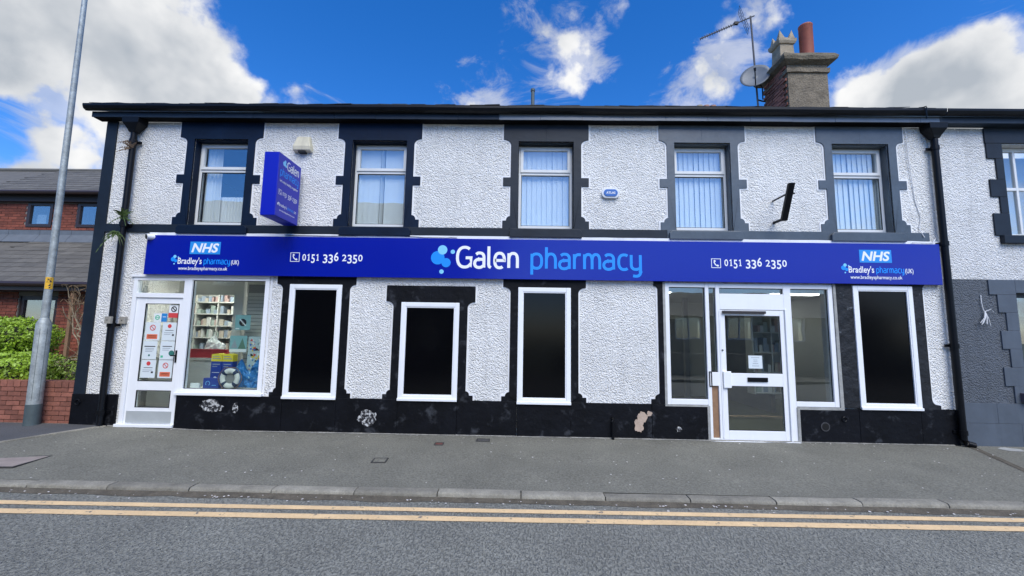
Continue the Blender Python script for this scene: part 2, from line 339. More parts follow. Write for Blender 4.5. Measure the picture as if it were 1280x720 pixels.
def grid_wall(x0, x1, z0, z1, y0, y1, holes):
    m = MB(); xs = sorted({x0, x1, *[h[0] for h in holes], *[h[1] for h in holes]}); zs = sorted({z0, z1, *[h[2] for h in holes], *[h[3] for h in holes]})
    xs = [x for x in xs if x0 <= x <= x1]; zs = [z for z in zs if z0 <= z <= z1]
    solid = lambda i, j: 0 <= i < len(xs)-1 and 0 <= j < len(zs)-1 and not any(h[0] < (xs[i]+xs[i+1])/2 < h[1] and h[2] < (zs[j]+zs[j+1])/2 < h[3] for h in holes)
    idx = {}
    def v(x, y, z):
        k = (x, y, z)
        if k not in idx: idx[k] = len(m.v); m.v.append(k)
        return idx[k]
    for i in range(len(xs)-1):
        for j in range(len(zs)-1):
            if not solid(i, j): continue
            a, b, c, d = xs[i], xs[i+1], zs[j], zs[j+1]
            m.f.append((v(a, y0, c), v(b, y0, c), v(b, y0, d), v(a, y0, d))); m.f.append((v(b, y1, c), v(a, y1, c), v(a, y1, d), v(b, y1, d)))
            if not solid(i-1, j): m.f.append((v(a, y1, c), v(a, y0, c), v(a, y0, d), v(a, y1, d)))
            if not solid(i+1, j): m.f.append((v(b, y0, c), v(b, y1, c), v(b, y1, d), v(b, y0, d)))
            if not solid(i, j-1): m.f.append((v(a, y1, c), v(b, y1, c), v(b, y0, c), v(a, y0, c)))
            if not solid(i, j+1): m.f.append((v(a, y0, d), v(b, y0, d), v(b, y1, d), v(a, y1, d)))
    return m
def offset_poly(pts, d):
    n = len(pts); ar = sum(pts[i][0]*pts[(i+1) % n][1]-pts[(i+1) % n][0]*pts[i][1] for i in range(n))
    if ar < 0: pts = pts[::-1]
    out = []
    for i in range(n):
        p0, p1, p2 = Vector(pts[i-1]), Vector(pts[i]), Vector(pts[(i+1) % n])
        a = (p1-p0).normalized(); b = (p2-p1).normalized(); na = Vector((a.y, -a.x)); nb = Vector((b.y, -b.x))
        h = na+nb; h = h/max(.5, h.dot(h)/2) if h.length > .2 else na; h = h*(1/ max(.6, 1)) 
        k = h.normalized(); s = 1/max(.6, k.dot(na)); q = p1+k*d*s; out.append((q.x, q.y))
    return out
def arc(cx, cy, rx, ry, a0, a1, n=10):
    return [(cx+rx*math.cos(R(a0+(a1-a0)*i/n)), cy+ry*math.sin(R(a0+(a1-a0)*i/n))) for i in range(n+1)]

# ------------------------------------------------------------------ ground, road, pavement
def pave_z(x, y):
    t = max(0, min(1, (y+2.13)/2.13)); lft = max(0, min(1, (-x-5)/2.2))
    return t*(.058+.058*lft)
B(-400, 400, -400, 400, -.6, -.30).build('ground', mat('distant_ground', (.10, .12, .07), .95, None, (.05, .2)), bevel=0)['kind'] = 'structure'
B(-60, 60, -9.3, -2.24, -.29, -.055).build('road', road_m)['kind'] = 'structure'
pm = MB(); xs = [-14+.25*i for i in range(113)]; ys = [-2.13+2.43*j/14 for j in range(15)]
for y in ys:
    for x in xs: pm.v.append((x, y, pave_z(x, y)+.003*mn.noise(Vector((x*1.3, y*1.3, 0)))*(1 if -2.1 < y < -.05 else 0)))
nx = len(xs)
for j in range(14):
    for i in range(nx-1): pm.f.append((j*nx+i, j*nx+i+1, (j+1)*nx+i+1, (j+1)*nx+i))
pm.build('pavement', asphalt_pave, smooth=True)['kind'] = 'structure'
fw_ = B(-60, 60, .305, 40, -.29, .05).build('back_land', mat('yard_ground', (.10, .11, .07), .95, None, (.5, .2))); fw_['kind'] = 'structure'
fp = B(-60, 60, -11.4, -9.45, -.29, .03).build('far_pavement', asphalt_pave); fp['kind'] = 'structure'
B(-60, 60, -9.45, -9.3, -.29, .04).build('far_kerb', kerb_m)['kind'] = 'structure'
kerb = thing('kerb', kind='structure')
kmeshes = []
for v in range(4):
    k = MB(); L_ = .915-.012; nseg = 8
    for i in range(nseg+1):
        x = -L_/2+L_*i/nseg
        e = .004*mn.noise(Vector((x*9, v*5.3, 1))); e2 = .007*mn.noise(Vector((x*7, v*3.1, 4)))
        rr = .022
        for (y, z) in ((0, -.2), (0, 0), (-.05, .002+e*.5), (-.13+rr, 0+e), (-.13+rr*.3, -rr*.35+e), (-.13+e2, -rr+e), (-.135+e2, -.075), (-.135, -.2)): k.v.append((x, y, z))
    for i in range(nseg):
        for j in range(7): a = i*8+j; k.f.append((a, a+8, a+9, a+1))
    k.f.append(tuple(range(8))); k.f.append(tuple(nseg*8+j for j in reversed(range(8))))
    me = bpy.data.meshes.new('kerb_stone'); me.from_pydata(k.v, [], k.f); me.materials.append(kerb_m); kmeshes.append(me)
    for p in me.polygons: p.use_smooth = True
    me.set_sharp_from_angle(angle=R(50))
for i in range(-22, 23):
    x = -4.35+.43+.882*i+.882*4.0
    if abs(x) > 17: continue
    o = bpy.data.objects.new('kerb_stone', kmeshes[i % 4]); COL.objects.link(o); o.parent = kerb
    o.location = (x, -2.13+random.uniform(-.005, .005), random.uniform(-.006, .006)); o.rotation_euler = (0, random.uniform(-.004, .004), random.uniform(-.005, .005)); o.scale = (.882/.915, 1, 1)
B(-17, 17, -2.2, -2.135, -.2, -.022).build('kerb_bedding', dirt_m, kerb)
# yellow lines (thin sheets, slightly skew to the kerb)
def line_strip(off, w, name):
    m = MB(); n = 160
    for i in range(n+1):
        x = -16+32*i/n; y = -2.485+.0125*x+off; e = .006*mn.noise(Vector((x*6, off*9, 2))); e2 = .006*mn.noise(Vector((x*6, off*9, 8)))
        m.v += [(x, y-w+e, -.050), (x, y+e2, -.050)]
    for i in range(n): m.f.append((2*i, 2*i+2, 2*i+3, 2*i+1))
    o = m.build(name, yellow); return o
for off, w in ((0, .088), (-.185, .100)):
    tag(line_strip(off, w, 'yellow_line'), kind='structure')
# dirt in the channel beside the kerb
gm = MB(); random.seed(3)
for i in range(180):
    x = -15+30*i/179; w = .07+.09*abs(mn.noise(Vector((x*1.1, 3, 0))))+.012*random.random()
    gm.v += [(x, -2.262-w, -.0515), (x, -2.255, -.034)]
for i in range(179): gm.f.append((2*i, 2*i+2, 2*i+3, 2*i+1))
tag(gm.build('gutter_grit', dirt_m), 'brown grit and dirt gathered in the road channel below the kerb', 'grit', kind='stuff')
# foot-of-wall dirt line
gm = MB()
for i in range(300):
    x = -6.6+13.4*i/299; w = .015+.045*max(0, mn.noise(Vector((x*2.1, 7, 0))))+.012*random.random()
    z = pave_z(x, 0)
    gm.v += [(x, -.026-w, pave_z(x, -w)+.005), (x, -.020, z+.018)]
for i in range(299): gm.f.append((2*i, 2*i+2, 2*i+3, 2*i+1))
tag(gm.build('wall_foot_grit', mat('pale_wall_foot_grit', (.25, .24, .21), .95, (70, 1., .01), (9, .35, 60, .3))), 'pale grit and crumbs along the foot of the black plinth', 'grit', kind='stuff')
# petals and crumbs
pt = MB(); random.seed(11)
for i in range(330):
    if random.random() < .55: x = random.uniform(-7, 7); y = random.choice((random.uniform(-2.1, -.05), random.uniform(-2.1, -.05), -random.random()**3*.3-.04)); z = pave_z(x, y)+.005
    else: x = random.uniform(-6.5, 6.5); y = -2.29-abs(random.gauss(0, .08)); z = -.045
    s = random.uniform(.006, .017); a = random.random()*6.28; b = len(pt.v)
    for k in range(5): pt.v.append((x+s*math.cos(a+k*1.257)*random.uniform(.6, 1), y+s*math.sin(a+k*1.257)*random.uniform(.6, 1), z+random.uniform(0, .004)))
    pt.f.append(tuple(b+k for k in range(5)))
tag(pt.build('fallen_petals', petal_m), 'small pale petals and crumbs scattered on pavement and road edge', 'petals', kind='stuff')
# service covers
def cover(x, y, w, d, c, label, rot=0, frame=True):
    z = pave_z(x, y)
    t = thing('utility_cover', label, 'utility cover', (x, y, z)); t.rotation_euler = (0, 0, rot)
    MB().box(-w/2, w/2, -d/2, d/2, -.02, .007).build('lid', c, t)
    if frame:
        m = MB()
        m.box(-w/2-.018, -w/2-.003, -d/2-.018, d/2+.018, -.02, .010); m.box(w/2+.003, w/2+.018, -d/2-.018, d/2+.018, -.02, .010)
        m.box(-w/2-.003, w/2+.003, -d/2-.018, -d/2-.003, -.02, .0095); m.box(-w/2-.003, w/2+.003, d/2+.003, d/2+.018, -.02, .0095); m.build('rim', mat('iron_rim', (.05, .048, .045), .7, (40, .5, .004), (9, .2)), t)
iron = mat('worn_iron_lid', (.075, .073, .07), .65, (30, .6, .008), (9, .25))
cover(-1.77, -1.27, .15, .15, asphalt_pave, 'small square tarmac-filled utility cover nearest the kerb', .08)
cover(-1.15, -.50, .10, .10, mat('rusty_red_lid', (.14, .05, .04), .7, (30, .6, .008), (9, .25)), 'tiny rusty red stop cock cover close to the black plinth', .05)
cover(-.52, -.26, .17, .12, iron, 'small dark iron cover right beside the wall under the middle windows')
cover(-6.28, -1.62, .62, .42, mat('pinkish_concrete_lid', (.27, .225, .20), .9, (30, .6, .008), (6, .15)), 'large pinkish concrete slab cover at the left edge by the kerb', .07)

# edging stones and the darker driveway at the left
drv = MB()
pts = [(-6.62, -.12), (-7.25, -1.08), (-7.9, -2.10), (-14, -2.10), (-14, -.02), (-6.62, -.02)]
b0 = len(drv.v); drv.v = [(x, y, pave_z(x, y)+.009) for x, y in pts]; drv.f = [tuple(reversed(range(len(pts))))]
# follow the sloping pavement: fine fan of quads instead of one polygon
drv = MB(); nn = 14
for i in range(nn+1):
    y = -.03-2.05*i/nn; xl = -6.60-(.62)*(-y/1.0)
    for k in range(9): x = xl-(14+xl)*k/8 if False else xl+( -14-xl)*k/8; drv.v.append((x, y, pave_z(x, y)+.008))
for i in range(nn):
    for k in range(8): a = i*9+k; drv.f.append((a, a+1, a+10, a+9))
drv.build('driveway', tarmac_dark)['kind'] = 'structure'
edg = thing('edging', kind='structure')
for i in range(4):
    m = MB(); y0 = -.06-.50*i; y1 = y0-.49
    for (ya, sgn) in ((y0, 0), (y1, 0)):
        for dx in (-.035, .045): x = -6.60+.62*ya+dx; m.v.append((x, ya, pave_z(x, ya)+.016))
    m.v += [(x, y, z-.06) for x, y, z in m.v]
    m.f = [(0, 2, 3, 1), (4, 5, 7, 6), (0, 1, 5, 4), (2, 6, 7, 3), (0, 4, 6, 2), (1, 3, 7, 5)]
    m.build('edging_stone', kerb_m, edg, bevel=.006)
# right-hand drain channel from the downpipe shoe
ch = MB(); nn = 20
for i in range(nn+1):
    y = -.03-1.9*i/nn; x = 7.03-.42*(-y); w = .05+.03*mn.noise(Vector((y*4, 1, 1)))
    ch.v += [(x-w, y, pave_z(x, y)+.006), (x+w, y, pave_z(x, y)+.006)]
for i in range(nn): ch.f.append((2*i, 2*i+1, 2*i+3, 2*i+2))
tag(ch.build('drain_channel', dirt_m), kind='structure')
ch = MB()
for (x0, x1, y0, y1) in ((7.30, 7.62, -.30, -.10),): 
    n_ = 14; b = len(ch.v)
    for k in range(n_): a = 2*math.pi*k/n_; rr = 1+.3*mn.noise(Vector((math.cos(a)*2, math.sin(a)*2, 3))); x = (x0+x1)/2+(x1-x0)/2*rr*math.cos(a); y = (y0+y1)/2+(y1-y0)/2*rr*math.sin(a); ch.v.append((x, y, pave_z(x, y)+.007))
    ch.f.append(tuple(range(b, b+n_)))
tag(ch.build('cement_patch', cement), kind='structure')

# ------------------------------------------------------------------ PHARMACY
PH = thing('pharmacy_building', 'white pebble-dashed two storey pharmacy building with black window surrounds and plinth', 'building')
WX = [-5.195, -2.433, .426, 3.07, 5.713]
holes = [(c-.47, c+.47, 3.41, 4.955) for c in WX] + [(-6.465, -5.53, .0, 2.53), (-5.53, -4.16, .61, 2.53), (2.385, 3.06, .60, 2.55), (3.06, 4.405, .0, 2.55), (4.405, 5.095, .60, 2.55)]
mw = grid_wall(-7.23, 6.90, -.25, 5.262, 0, .28, holes); mw.build('wall', render_white, PH)
B(-7.23, -7.0, .281, 6.5, -.25, 5.26).build('side_wall', render_white, PH); B(6.93, 7.15, .281, 6.5, -.25, 5.26).build('party_wall', room_m, PH)
B(-7.0, 6.93, 6.2, 6.5, -.25, 5.26).build('rear_wall', room_m, PH)
# roof
def slope(x0, x1, ya, za, yb, zb, th): 
    m = MB(); m.v = [(x0, ya, za), (x1, ya, za), (x1, yb, zb), (x0, yb, zb), (x0, ya, za-th), (x1, ya, za-th), (x1, yb, zb-th), (x0, yb, zb-th)]
    m.f = [(0, 1, 2, 3), (7, 6, 5, 4), (4, 5, 1, 0), (6, 7, 3, 2), (5, 6, 2, 1), (7, 4, 0, 3)]; return m
tg = math.tan(R(27.5)); rf = slope(-7.40, 6.93, -.10, 5.47, 3.1, 5.47+3.2*tg, .06).build('roof', mat('slate_roof_field', (.085, .088, .092), .6, (6, .5, .02), (3, .2)), PH)
slope(-7.40, 6.93, 3.1, 5.47+3.2*tg, 6.5, 5.47-.2*tg, .06).build('rear_roof', slate_m, PH)
sm = MB(); sm.box(-.124, .124, 0, .38, 0, .008); me = bpy.data.meshes.new('slate'); me.from_pydata(sm.v, [], sm.f); me.materials.append(slate_m)
random.seed(5)
for row in range(2):
    for i in range(58):
        x = -7.37+.125+.25*i+(.125 if row else 0)
        if x > 6.9: continue
        o = bpy.data.objects.new('slate', me); COL.objects.link(o); o.parent = rf
        y = -.245+row*.2; o.location = (x, y+random.uniform(-.012, .012), 5.466+(y+.245)*tg+.012*row+random.uniform(-.004, .014)); o.rotation_euler = (R(27.5)-.03, random.uniform(-.035, .035), random.uniform(-.02, .02))
# eaves
B(-7.36, 6.93, -.148, -.001, 5.264, 5.276).build('soffit', flat_black, PH)
xx = -7.38; i = 0
random.seed(8)
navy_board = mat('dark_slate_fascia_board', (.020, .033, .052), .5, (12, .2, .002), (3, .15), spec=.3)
while xx < 6.9:
    w = .70; x2 = min(6.93, xx+w)
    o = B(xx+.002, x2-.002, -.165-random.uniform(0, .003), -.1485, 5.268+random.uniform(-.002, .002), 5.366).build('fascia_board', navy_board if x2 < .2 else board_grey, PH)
    xx = x2; i += 1
gp = [(-.166, 5.372), (-.166, 5.455), (-.175, 5.455), (-.175, 5.385), (-.21, 5.368), (-.255, 5.385), (-.268, 5.42), (-.268, 5.452), (-.280, 5.452), (-.280, 5.415), (-.262, 5.372), (-.215, 5.352)]
def gutter(x0, x1, m, parent, gp=gp, sag=.0):
    q = MB(); n = max(2, int((x1-x0)/.5)); k = len(gp)
    for i in range(n+1):
        x = x0+(x1-x0)*i/n
        for y, z in gp: q.v.append((x, y, z+sag*mn.noise(Vector((x*.8, 0, 0)))))
    for i in range(n):
        for j in range(k): j2 = (j+1) % k; q.f.append((i*k+j, i*k+j2, (i+1)*k+j2, (i+1)*k+j))
    q.f.append(tuple(reversed(range(k)))); q.f.append(tuple(n*k+j for j in range(k)))
    return q.build('gutter', m, parent)
gutter(-7.44, 6.95, gloss_black, PH, sag=.010)
# corner strip, string course, plinth
B(-7.245, -7.055, -.022, .02, .0, 5.263).build('corner_strip', paint_slate, PH, bevel=.004)
for (a_, b_, m_) in ((-7.056, -.18, None), (-.177, 2.44, None), (2.443, 6.72, 1)): B(a_, b_, -.030, .01, 3.292, 3.432).build('string_course', paint_light_slate if m_ else paint_slate, PH, bevel=.004)
# plinth pieces, each of the visible painted blocks
pj = [-7.246, -6.50]; 
def plinth(x0, x1, z1, dz=0): 
    n = max(2, int((x1-x0)/.08)); m = MB()
    pts = [(x0, -.1)]+[(x1, -.1)]+[(x1-(x1-x0)*i/n, z1+(.004*mn.noise(Vector((i*.9+x0, 2, 0))) if 0 < i < n else 0)) for i in range(n+1)]
    m.prism(pts, -.028-dz, .012); return m.build('plinth', paint_black, PH, bevel=.005)
plinth(-7.247, -6.50, .598, .004)
for a, b, z in ((-5.53, -3.80, .606), (-3.797, -2.925, .592), (-2.922, -1.93, .604), (-1.927, -.975, .593), (-.972, -.012, .603), (-.009, .845, .578), (.848, 2.13, .602), (2.133, 3.005, .598), (4.455, 5.37, .585), (5.373, 6.33, .590), (6.333, 6.90, .602)):
    plinth(a, b, z, random.uniform(-.003, .004))
# surround builder: half outlines as (offset from centre, z)
def half_surround(top_z, lint_w, lint_bot, jamb_w, jamb_bot, foot_w, foot_z, end_z, tabs=None, cur=.075):
    p = [(0, top_z), (lint_w, top_z), (lint_w, lint_bot+cur*.35)]
    p += [(jamb_w+(lint_w-jamb_w)*(1-math.sin(t))+0, lint_bot+cur*.35-cur*(1-math.cos(t))-.012) for t in [R(90)*i/6 for i in range(0, 7)]]
    if tabs:
        a, b = tabs; p += [(jamb_w, b), (lint_w, b), (lint_w, a), (jamb_w, a)]
    m_ = foot_w-.06; p += [(jamb_w, jamb_bot)]
    p += [(jamb_w+(m_-jamb_w)*math.sin(t), foot_z+.008+(jamb_bot-foot_z-.03)*(math.cos(t))) for t in [R(90)*i/6 for i in range(0, 7)]]
    p += [(m_, foot_z), (foot_w, foot_z), (foot_w, end_z), (0, end_z)]
    return p
def surround_mb(cx, P, op, y0, y1, m=None):
    """P: right half outline from top centre to bottom centre; op=(half width, z0, z1) opening"""
    m = m or MB(); hw, za, zb = op
    for s in (1, -1):
        inner = [(hw, za), (hw, zb), (0, zb)]
        pts = [(cx+s*x, z) for x, z in P[:-1]]+[(cx+s*hw, P[-1][1])]+[(cx+s*x, z) for x, z in inner]
        m.prism(pts, y0, y1)
    return m
def border(cx, P, parent, d=.026, y=-.007, op=None):
    m = MB()
    for s in (1, -1):
        full = [(0, P[0][1])]+P[1:-1]+[(0, P[-1][1])]
        o = offset_poly([(x, z) for x, z in full], d); o = [(max(0, x), z) for x, z in o]
        # drop parts below the end and above the top
        z0, z1 = P[-1][1], P[0][1]; o = [(x, min(z1, max(z0, z))) for x, z in o]
        if op:
            k0 = max(range(len(o)), key=lambda i: (o[i][1] >= z1-1e-6, -o[i][0])); o = o[k0:]+o[:k0]
            # path from top centre round the outside to the bottom centre, closed by the opening
            if o[1][0] < 1e-6: o = [o[0]]+o[1:][::-1]
            o = [p for p in o if not (p[0] < 1e-6 and z0+1e-6 < p[1] < z1-1e-6)]
            hw, za, zb = op; top = [p for p in o]; 
            end = min(range(len(o)), key=lambda i: (o[i][1], o[i][0])); o = o[:end] if o[end][0] < 1e-6 else o
            o = o+[(hw, z0), (hw, zb), (0, zb)]
        m.prism([(cx+s*x, z) for x, z in o], y, .006)
    return m.build('smooth_border', smooth_white, parent)
# --- upper windows
UP = half_surround(5.262, .725, 4.965, .598, 3.665, .725, 3.565, 3.4325, (4.165, 4.315), .10)
lab_up = ['white upstairs window with a sheer curtain, nearest the left corner', 'upstairs window with vertical blinds, second from the left', 'upstairs window with pale vertical blinds above the word pharmacy', 'upstairs window with blue reflections, left of the black bracket', 'upstairs window with blinds, nearest the right downpipe']
PW = [paint_navy, paint_navy, paint_slate, paint_light_slate, paint_light_slate]
def upper_window(i, cx):
    fz0, fz1 = 3.472, 4.935
    w = frame_mb(cx-.462, cx+.462, fz0, fz1, .045, .14, .20); w.box(cx-.417, cx+.417, .1405, .199, 4.415, 4.462)
    w = w.build('window', upvc_dull, PH, (cx, 0, 0), bevel=.005)
    w['label'] = lab_up[i]
    o = frame_mb(cx-.430, cx+.430, 4.462, 4.905, .048, .122, .165).build('sash', upvc_dull, w, (0, 0, 0)); 
    for k in (o,): k.parent = w; k.location = (-cx*0, 0, 0); k.matrix_parent_inverse = Matrix.Translation((-cx, 0, 0))
    def sub(mb, name, m, **kw):
        q = mb.build(name, m, w, **kw); q.matrix_parent_inverse = Matrix.Translation((-cx, 0, 0)); return q
    sub(B(cx-.385, cx+.385, .150, .154, 4.508, 4.860), 'pane', pane_up)
    sub(frame_mb(cx-.417, cx+.417, 3.517, 4.415, .010, .150, .158), 'gasket', rubber)
    sub(B(cx-.409, cx+.409, .160, .164, 3.525, 4.407), 'pane', pane_up)
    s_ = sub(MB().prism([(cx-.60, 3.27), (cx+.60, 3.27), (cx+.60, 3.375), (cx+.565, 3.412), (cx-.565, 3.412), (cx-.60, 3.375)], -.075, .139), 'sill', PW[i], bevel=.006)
    m = surround_mb(cx, UP, (.47, 3.412, 4.955), -.022, .012)
    m.box(cx-.4695, cx-.4645, .012, .139, 3.412, 4.95); m.box(cx+.4645, cx+.4695, .012, .139, 3.412, 4.95); m.box(cx-.464, cx+.464, .012, .139, 4.937, 4.953)
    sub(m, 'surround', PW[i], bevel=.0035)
    q = border(cx, UP, w, op=(.47, 3.412, 4.955)); q.matrix_parent_inverse = Matrix.Translation((-cx, 0, 0))
    bl = MB(); random.seed(40+i)
    if i == 0:
        n = 40
        for side, x0, x1 in ((0, cx-.43, cx-.13), (1, cx+.40, cx+.43)):
            b = len(bl.v)
            for k in range(n+1):
                t = k/n; x = x0+(x1-x0)*t; y = .27+.022*math.sin(t*26)+.01*math.sin(t*61)
                bl.v += [(x, y, 3.4), (x-(.03 if side == 0 else 0)*t, y, 4.95)]
            for k in range(n): a = b+2*k; bl.f.append((a, a+2, a+3, a+1))
        # low net across the lower half
        b = len(bl.v)
        for k in range(61):
            t = k/60; x = cx-.16+.60*t; bl.v += [(x, .30+.008*math.sin(t*70), 3.4), (x, .30+.008*math.sin(t*70), 4.02)]
        for k in range(60): a = b+2*k; bl.f.append((a, a+2, a+3, a+1))
        sub(bl, 'curtain', curtain_m, smooth=True)
    else:
        for k in range(11):
            x = cx-.45+.089*k+random.uniform(-.006, .006); a = R(random.uniform(9, 17)); 
            if i == 1 and k in (5,): a = R(65)
            dx, dy = .047*math.cos(a), .047*math.sin(a); b = len(bl.v)
            bl.v += [(x-dx, .225-dy, 3.44), (x+dx, .225+dy, 3.44), (x+dx, .225+dy, 4.93), (x-dx, .225-dy, 4.93)]; bl.f.append((b, b+1, b+2, b+3))
        sub(bl, 'blind', blind_m)
for i, cx in enumerate(WX): upper_window(i, cx)
# rooms behind the upper floor
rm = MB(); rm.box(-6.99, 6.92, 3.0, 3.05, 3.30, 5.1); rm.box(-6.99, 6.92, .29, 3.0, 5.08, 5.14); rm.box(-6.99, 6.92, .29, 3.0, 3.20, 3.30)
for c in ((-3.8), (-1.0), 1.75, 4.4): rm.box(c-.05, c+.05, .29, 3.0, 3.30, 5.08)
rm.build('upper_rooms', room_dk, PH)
# --- ground floor blocked windows
def low_half(lint_w, lint_bot, jamb_w): return half_surround(2.60, lint_w, lint_bot, jamb_w, .77, lint_w, .680, .590, None, .09)
def blank(cx, hw, z0, z1, P, label, bl=True):
    w = frame_mb(cx-hw, cx+hw, z0, z1, .072, -.042, -.001).build('blind_window', upvc, PH, bevel=.006); w['label'] = label
    fi = frame_mb(cx-hw+.068, cx+hw-.068, z0+.068, z1-.068, .022, -.034, -.002).build('bead', upvc, w, bevel=.004)
    B(cx-hw+.05, cx+hw-.05, -.014, -.0015, z0+.05, z1-.05).build('black_panel', black_panel, w)
    MB().box(cx-hw-.004, cx+hw+.004, -.062, -.041, z0-.012, z0+.03).build('sill', upvc, w, bevel=.005)
    if P:
        surround_mb(cx, P, (hw-.02, z0, z1), -.024, .012).build('surround', paint_black, w, bevel=.004)
        border(cx, P, w)
blank(-3.364, .436, .592, 2.440, low_half(.66, 2.425, .56), 'tall black-filled window in white frame, left of the three')
P2 = half_surround(2.445, .735, 2.165, .612, .77, .73, .680, .590, None, .09)
blank(-1.453, .478, .597, 2.168, P2, 'shorter black-filled window in white frame, middle of three')
blank(.416, .430, .578, 2.439, low_half(.68, 2.425, .556), 'tall black-filled window in white frame, right of the three')
blank(5.88, .475, .590, 2.542, None, 'wide black-filled window in white frame beside the entrance')
# black painted wall round the shopfront
m = MB()
m.prism([(2.383, 2.60), (2.20, 2.60), (2.20, 2.50)]+[(2.20+.065*math.sin(t), 2.50-.07*(1-math.cos(t))) for t in [R(90)*i/6 for i in range(1, 7)]]+[(2.265, .77)]+[(2.265-.07*math.sin(t), .690+.07*math.cos(t)) for t in [R(90)*i/6 for i in range(1, 7)]]+[(2.195, .680), (2.13, .680), (2.13, .603), (2.383, .603)], -.024, .012)
m.build('shopfront_surround', paint_black, PH, bevel=.004)
m = MB(); m.prism([(5.097, .60), (5.097, 2.60), (5.40, 2.60), (5.40, .592)], -.024, .012)
m.prism([(6.36, 2.60), (6.36, .592), (6.66, .592), (6.66, .66), (6.60, .67)]+[(6.60-.07*math.sin(t), .67+.09*(1-math.cos(t))) for t in [R(90)*i/6 for i in range(1, 7)]]+[(6.53, 2.48)]+[(6.53+.06*(1-math.cos(t)), 2.48+.09*math.sin(t)) for t in [R(90)*i/6 for i in range(1, 7)]]+[(6.59, 2.60)], -.024, .012)
m.prism([(5.401, 2.55), (5.401, 2.60), (6.359, 2.60), (6.359, 2.55)], -.0235, .012)
m.build('painted_wall', paint_black2, PH, bevel=.003)
m = MB()
m.prism([(2.10, 2.60), (2.235, 2.50), (2.235, .77), (2.20, .70), (2.105, .70), (2.105, .604), (2.3, .604), (2.3, 2.6)], -.007, .004); m.build('smooth_border', smooth_white, PH); m = MB()
m.prism([(6.50, 2.60), (6.56, 2.45), (6.555, .78), (6.62, .69), (6.69, .68), (6.69, .603), (6.4, .603), (6.4, 2.6)], -.007, .004); m.build('smooth_border', smooth_white, PH); m = MB()
m.prism([(-4.14, .61), (-4.112, .61), (-4.112, 2.6), (-4.14, 2.6)], -.007, .004)
m.build('smooth_border', smooth_white, PH)
m = MB(); m.prism([(2.345, .575), (2.345, 2.56), (2.384, 2.56), (2.384, .60), (3.008, .60), (3.008, .575)], -.030, .012); m.build('cement_margin', cement, PH); m = MB()
m.prism([(5.096, 2.56), (5.135, 2.56), (5.150, .56), (4.452, .56), (4.452, .598), (5.096, .598)], -.030, .012); m.build('cement_margin', cement, PH); m = MB()
m.prism([(3.008, .04), (3.05, .04), (3.05, .59), (3.008, .59)], -.029, .012); m.build('cement_margin', cement, PH); m = MB(); m.prism([(4.412, .04), (4.453, .04), (4.453, .59), (4.412, .59)], -.031, .012)
m.build('cement_margin', cement, PH)
# white strip above the sign
m = MB(); n = 60
pts = [(-6.25, 3.20), (6.85, 3.18)]+[(6.85-13.1*i/n, 3.285+.006*mn.noise(Vector((i*.7, 4, 1)))) for i in range(n+1)]
m.prism(pts, -.045, .004); m.build('sign_flashing', smooth_white, PH)
# bare patches in the paint
def patch(cx, cz, rx, rz, m_, y=-.0335, seed=1, name='bare_patch', n=26, rough=.45):
    q = MB(); b = []
    for k in range(n):
        a = 2*math.pi*k/n; rr = 1+rough*mn.noise(Vector((math.cos(a)*1.8, math.sin(a)*1.8, seed*3.7)))+.15*mn.noise(Vector((math.cos(a)*7, math.sin(a)*7, seed*1.7)))
        b.append((cx+rx*rr*math.cos(a), cz+rz*rr*math.sin(a)))
    q.prism(b, y, -.02); return q.build(name, m_, PH)
patch(1.965, .40, .085, .085, bare_stone, -.0345, 1); patch(1.925, .27, .07, .10, bare_stone, -.0340, 2); patch(2.09, .455, .04, .04, bare_stone, -.034, 3)
patch(-2.40, .30, .145, .11, peel_white, -.035, 4, 'flaked_patch'); patch(-4.95, .44, .20, .085, peel_white, -.034, 5, 'flaked_patch'); patch(-4.55, .42, .045, .08, peel_white, -.0345, 6, 'flaked_patch'); patch(2.55, .22, .045, .04, peel_white, -.035, 7, 'flaked_patch')
# vent hole and tie ring in the right plinth
m = MB(); m.tube([(4.83, -.038, .305), (4.83, -.028, .305)], .070, 20); m.build('vent_rim', mat('grey_scuffed_rim', (.045, .045, .048), .7), PH)
m = MB(); m.disc(4.83, -.0395, .305, .055); m.build('vent_hole', mat('dark_hole', (.002, .002, .002), .9), PH)
def ring(cx, cz, r, tr, y, name, m_, parent, n=18):
    q = MB(); q.tube([(cx+r*math.cos(2*math.pi*k/n), y, cz+r*math.sin(2*math.pi*k/n)) for k in range(n+1)], tr, 6, False); return q.build(name, m_, parent, smooth=True)
rg = ring(5.13, .43, .034, .007, -.045, 'tie_ring', gloss_black, PH); ring(-7.13, .47, .040, .008, -.045, 'tie_ring', gloss_black, PH)
MB().tube([(1.503, -.07, .03), (1.503, -.07, .33), (1.503, -.06, .37), (1.503, -.02, .385)], .022, 10).build('vent_pipe', gloss_black, PH, smooth=True)
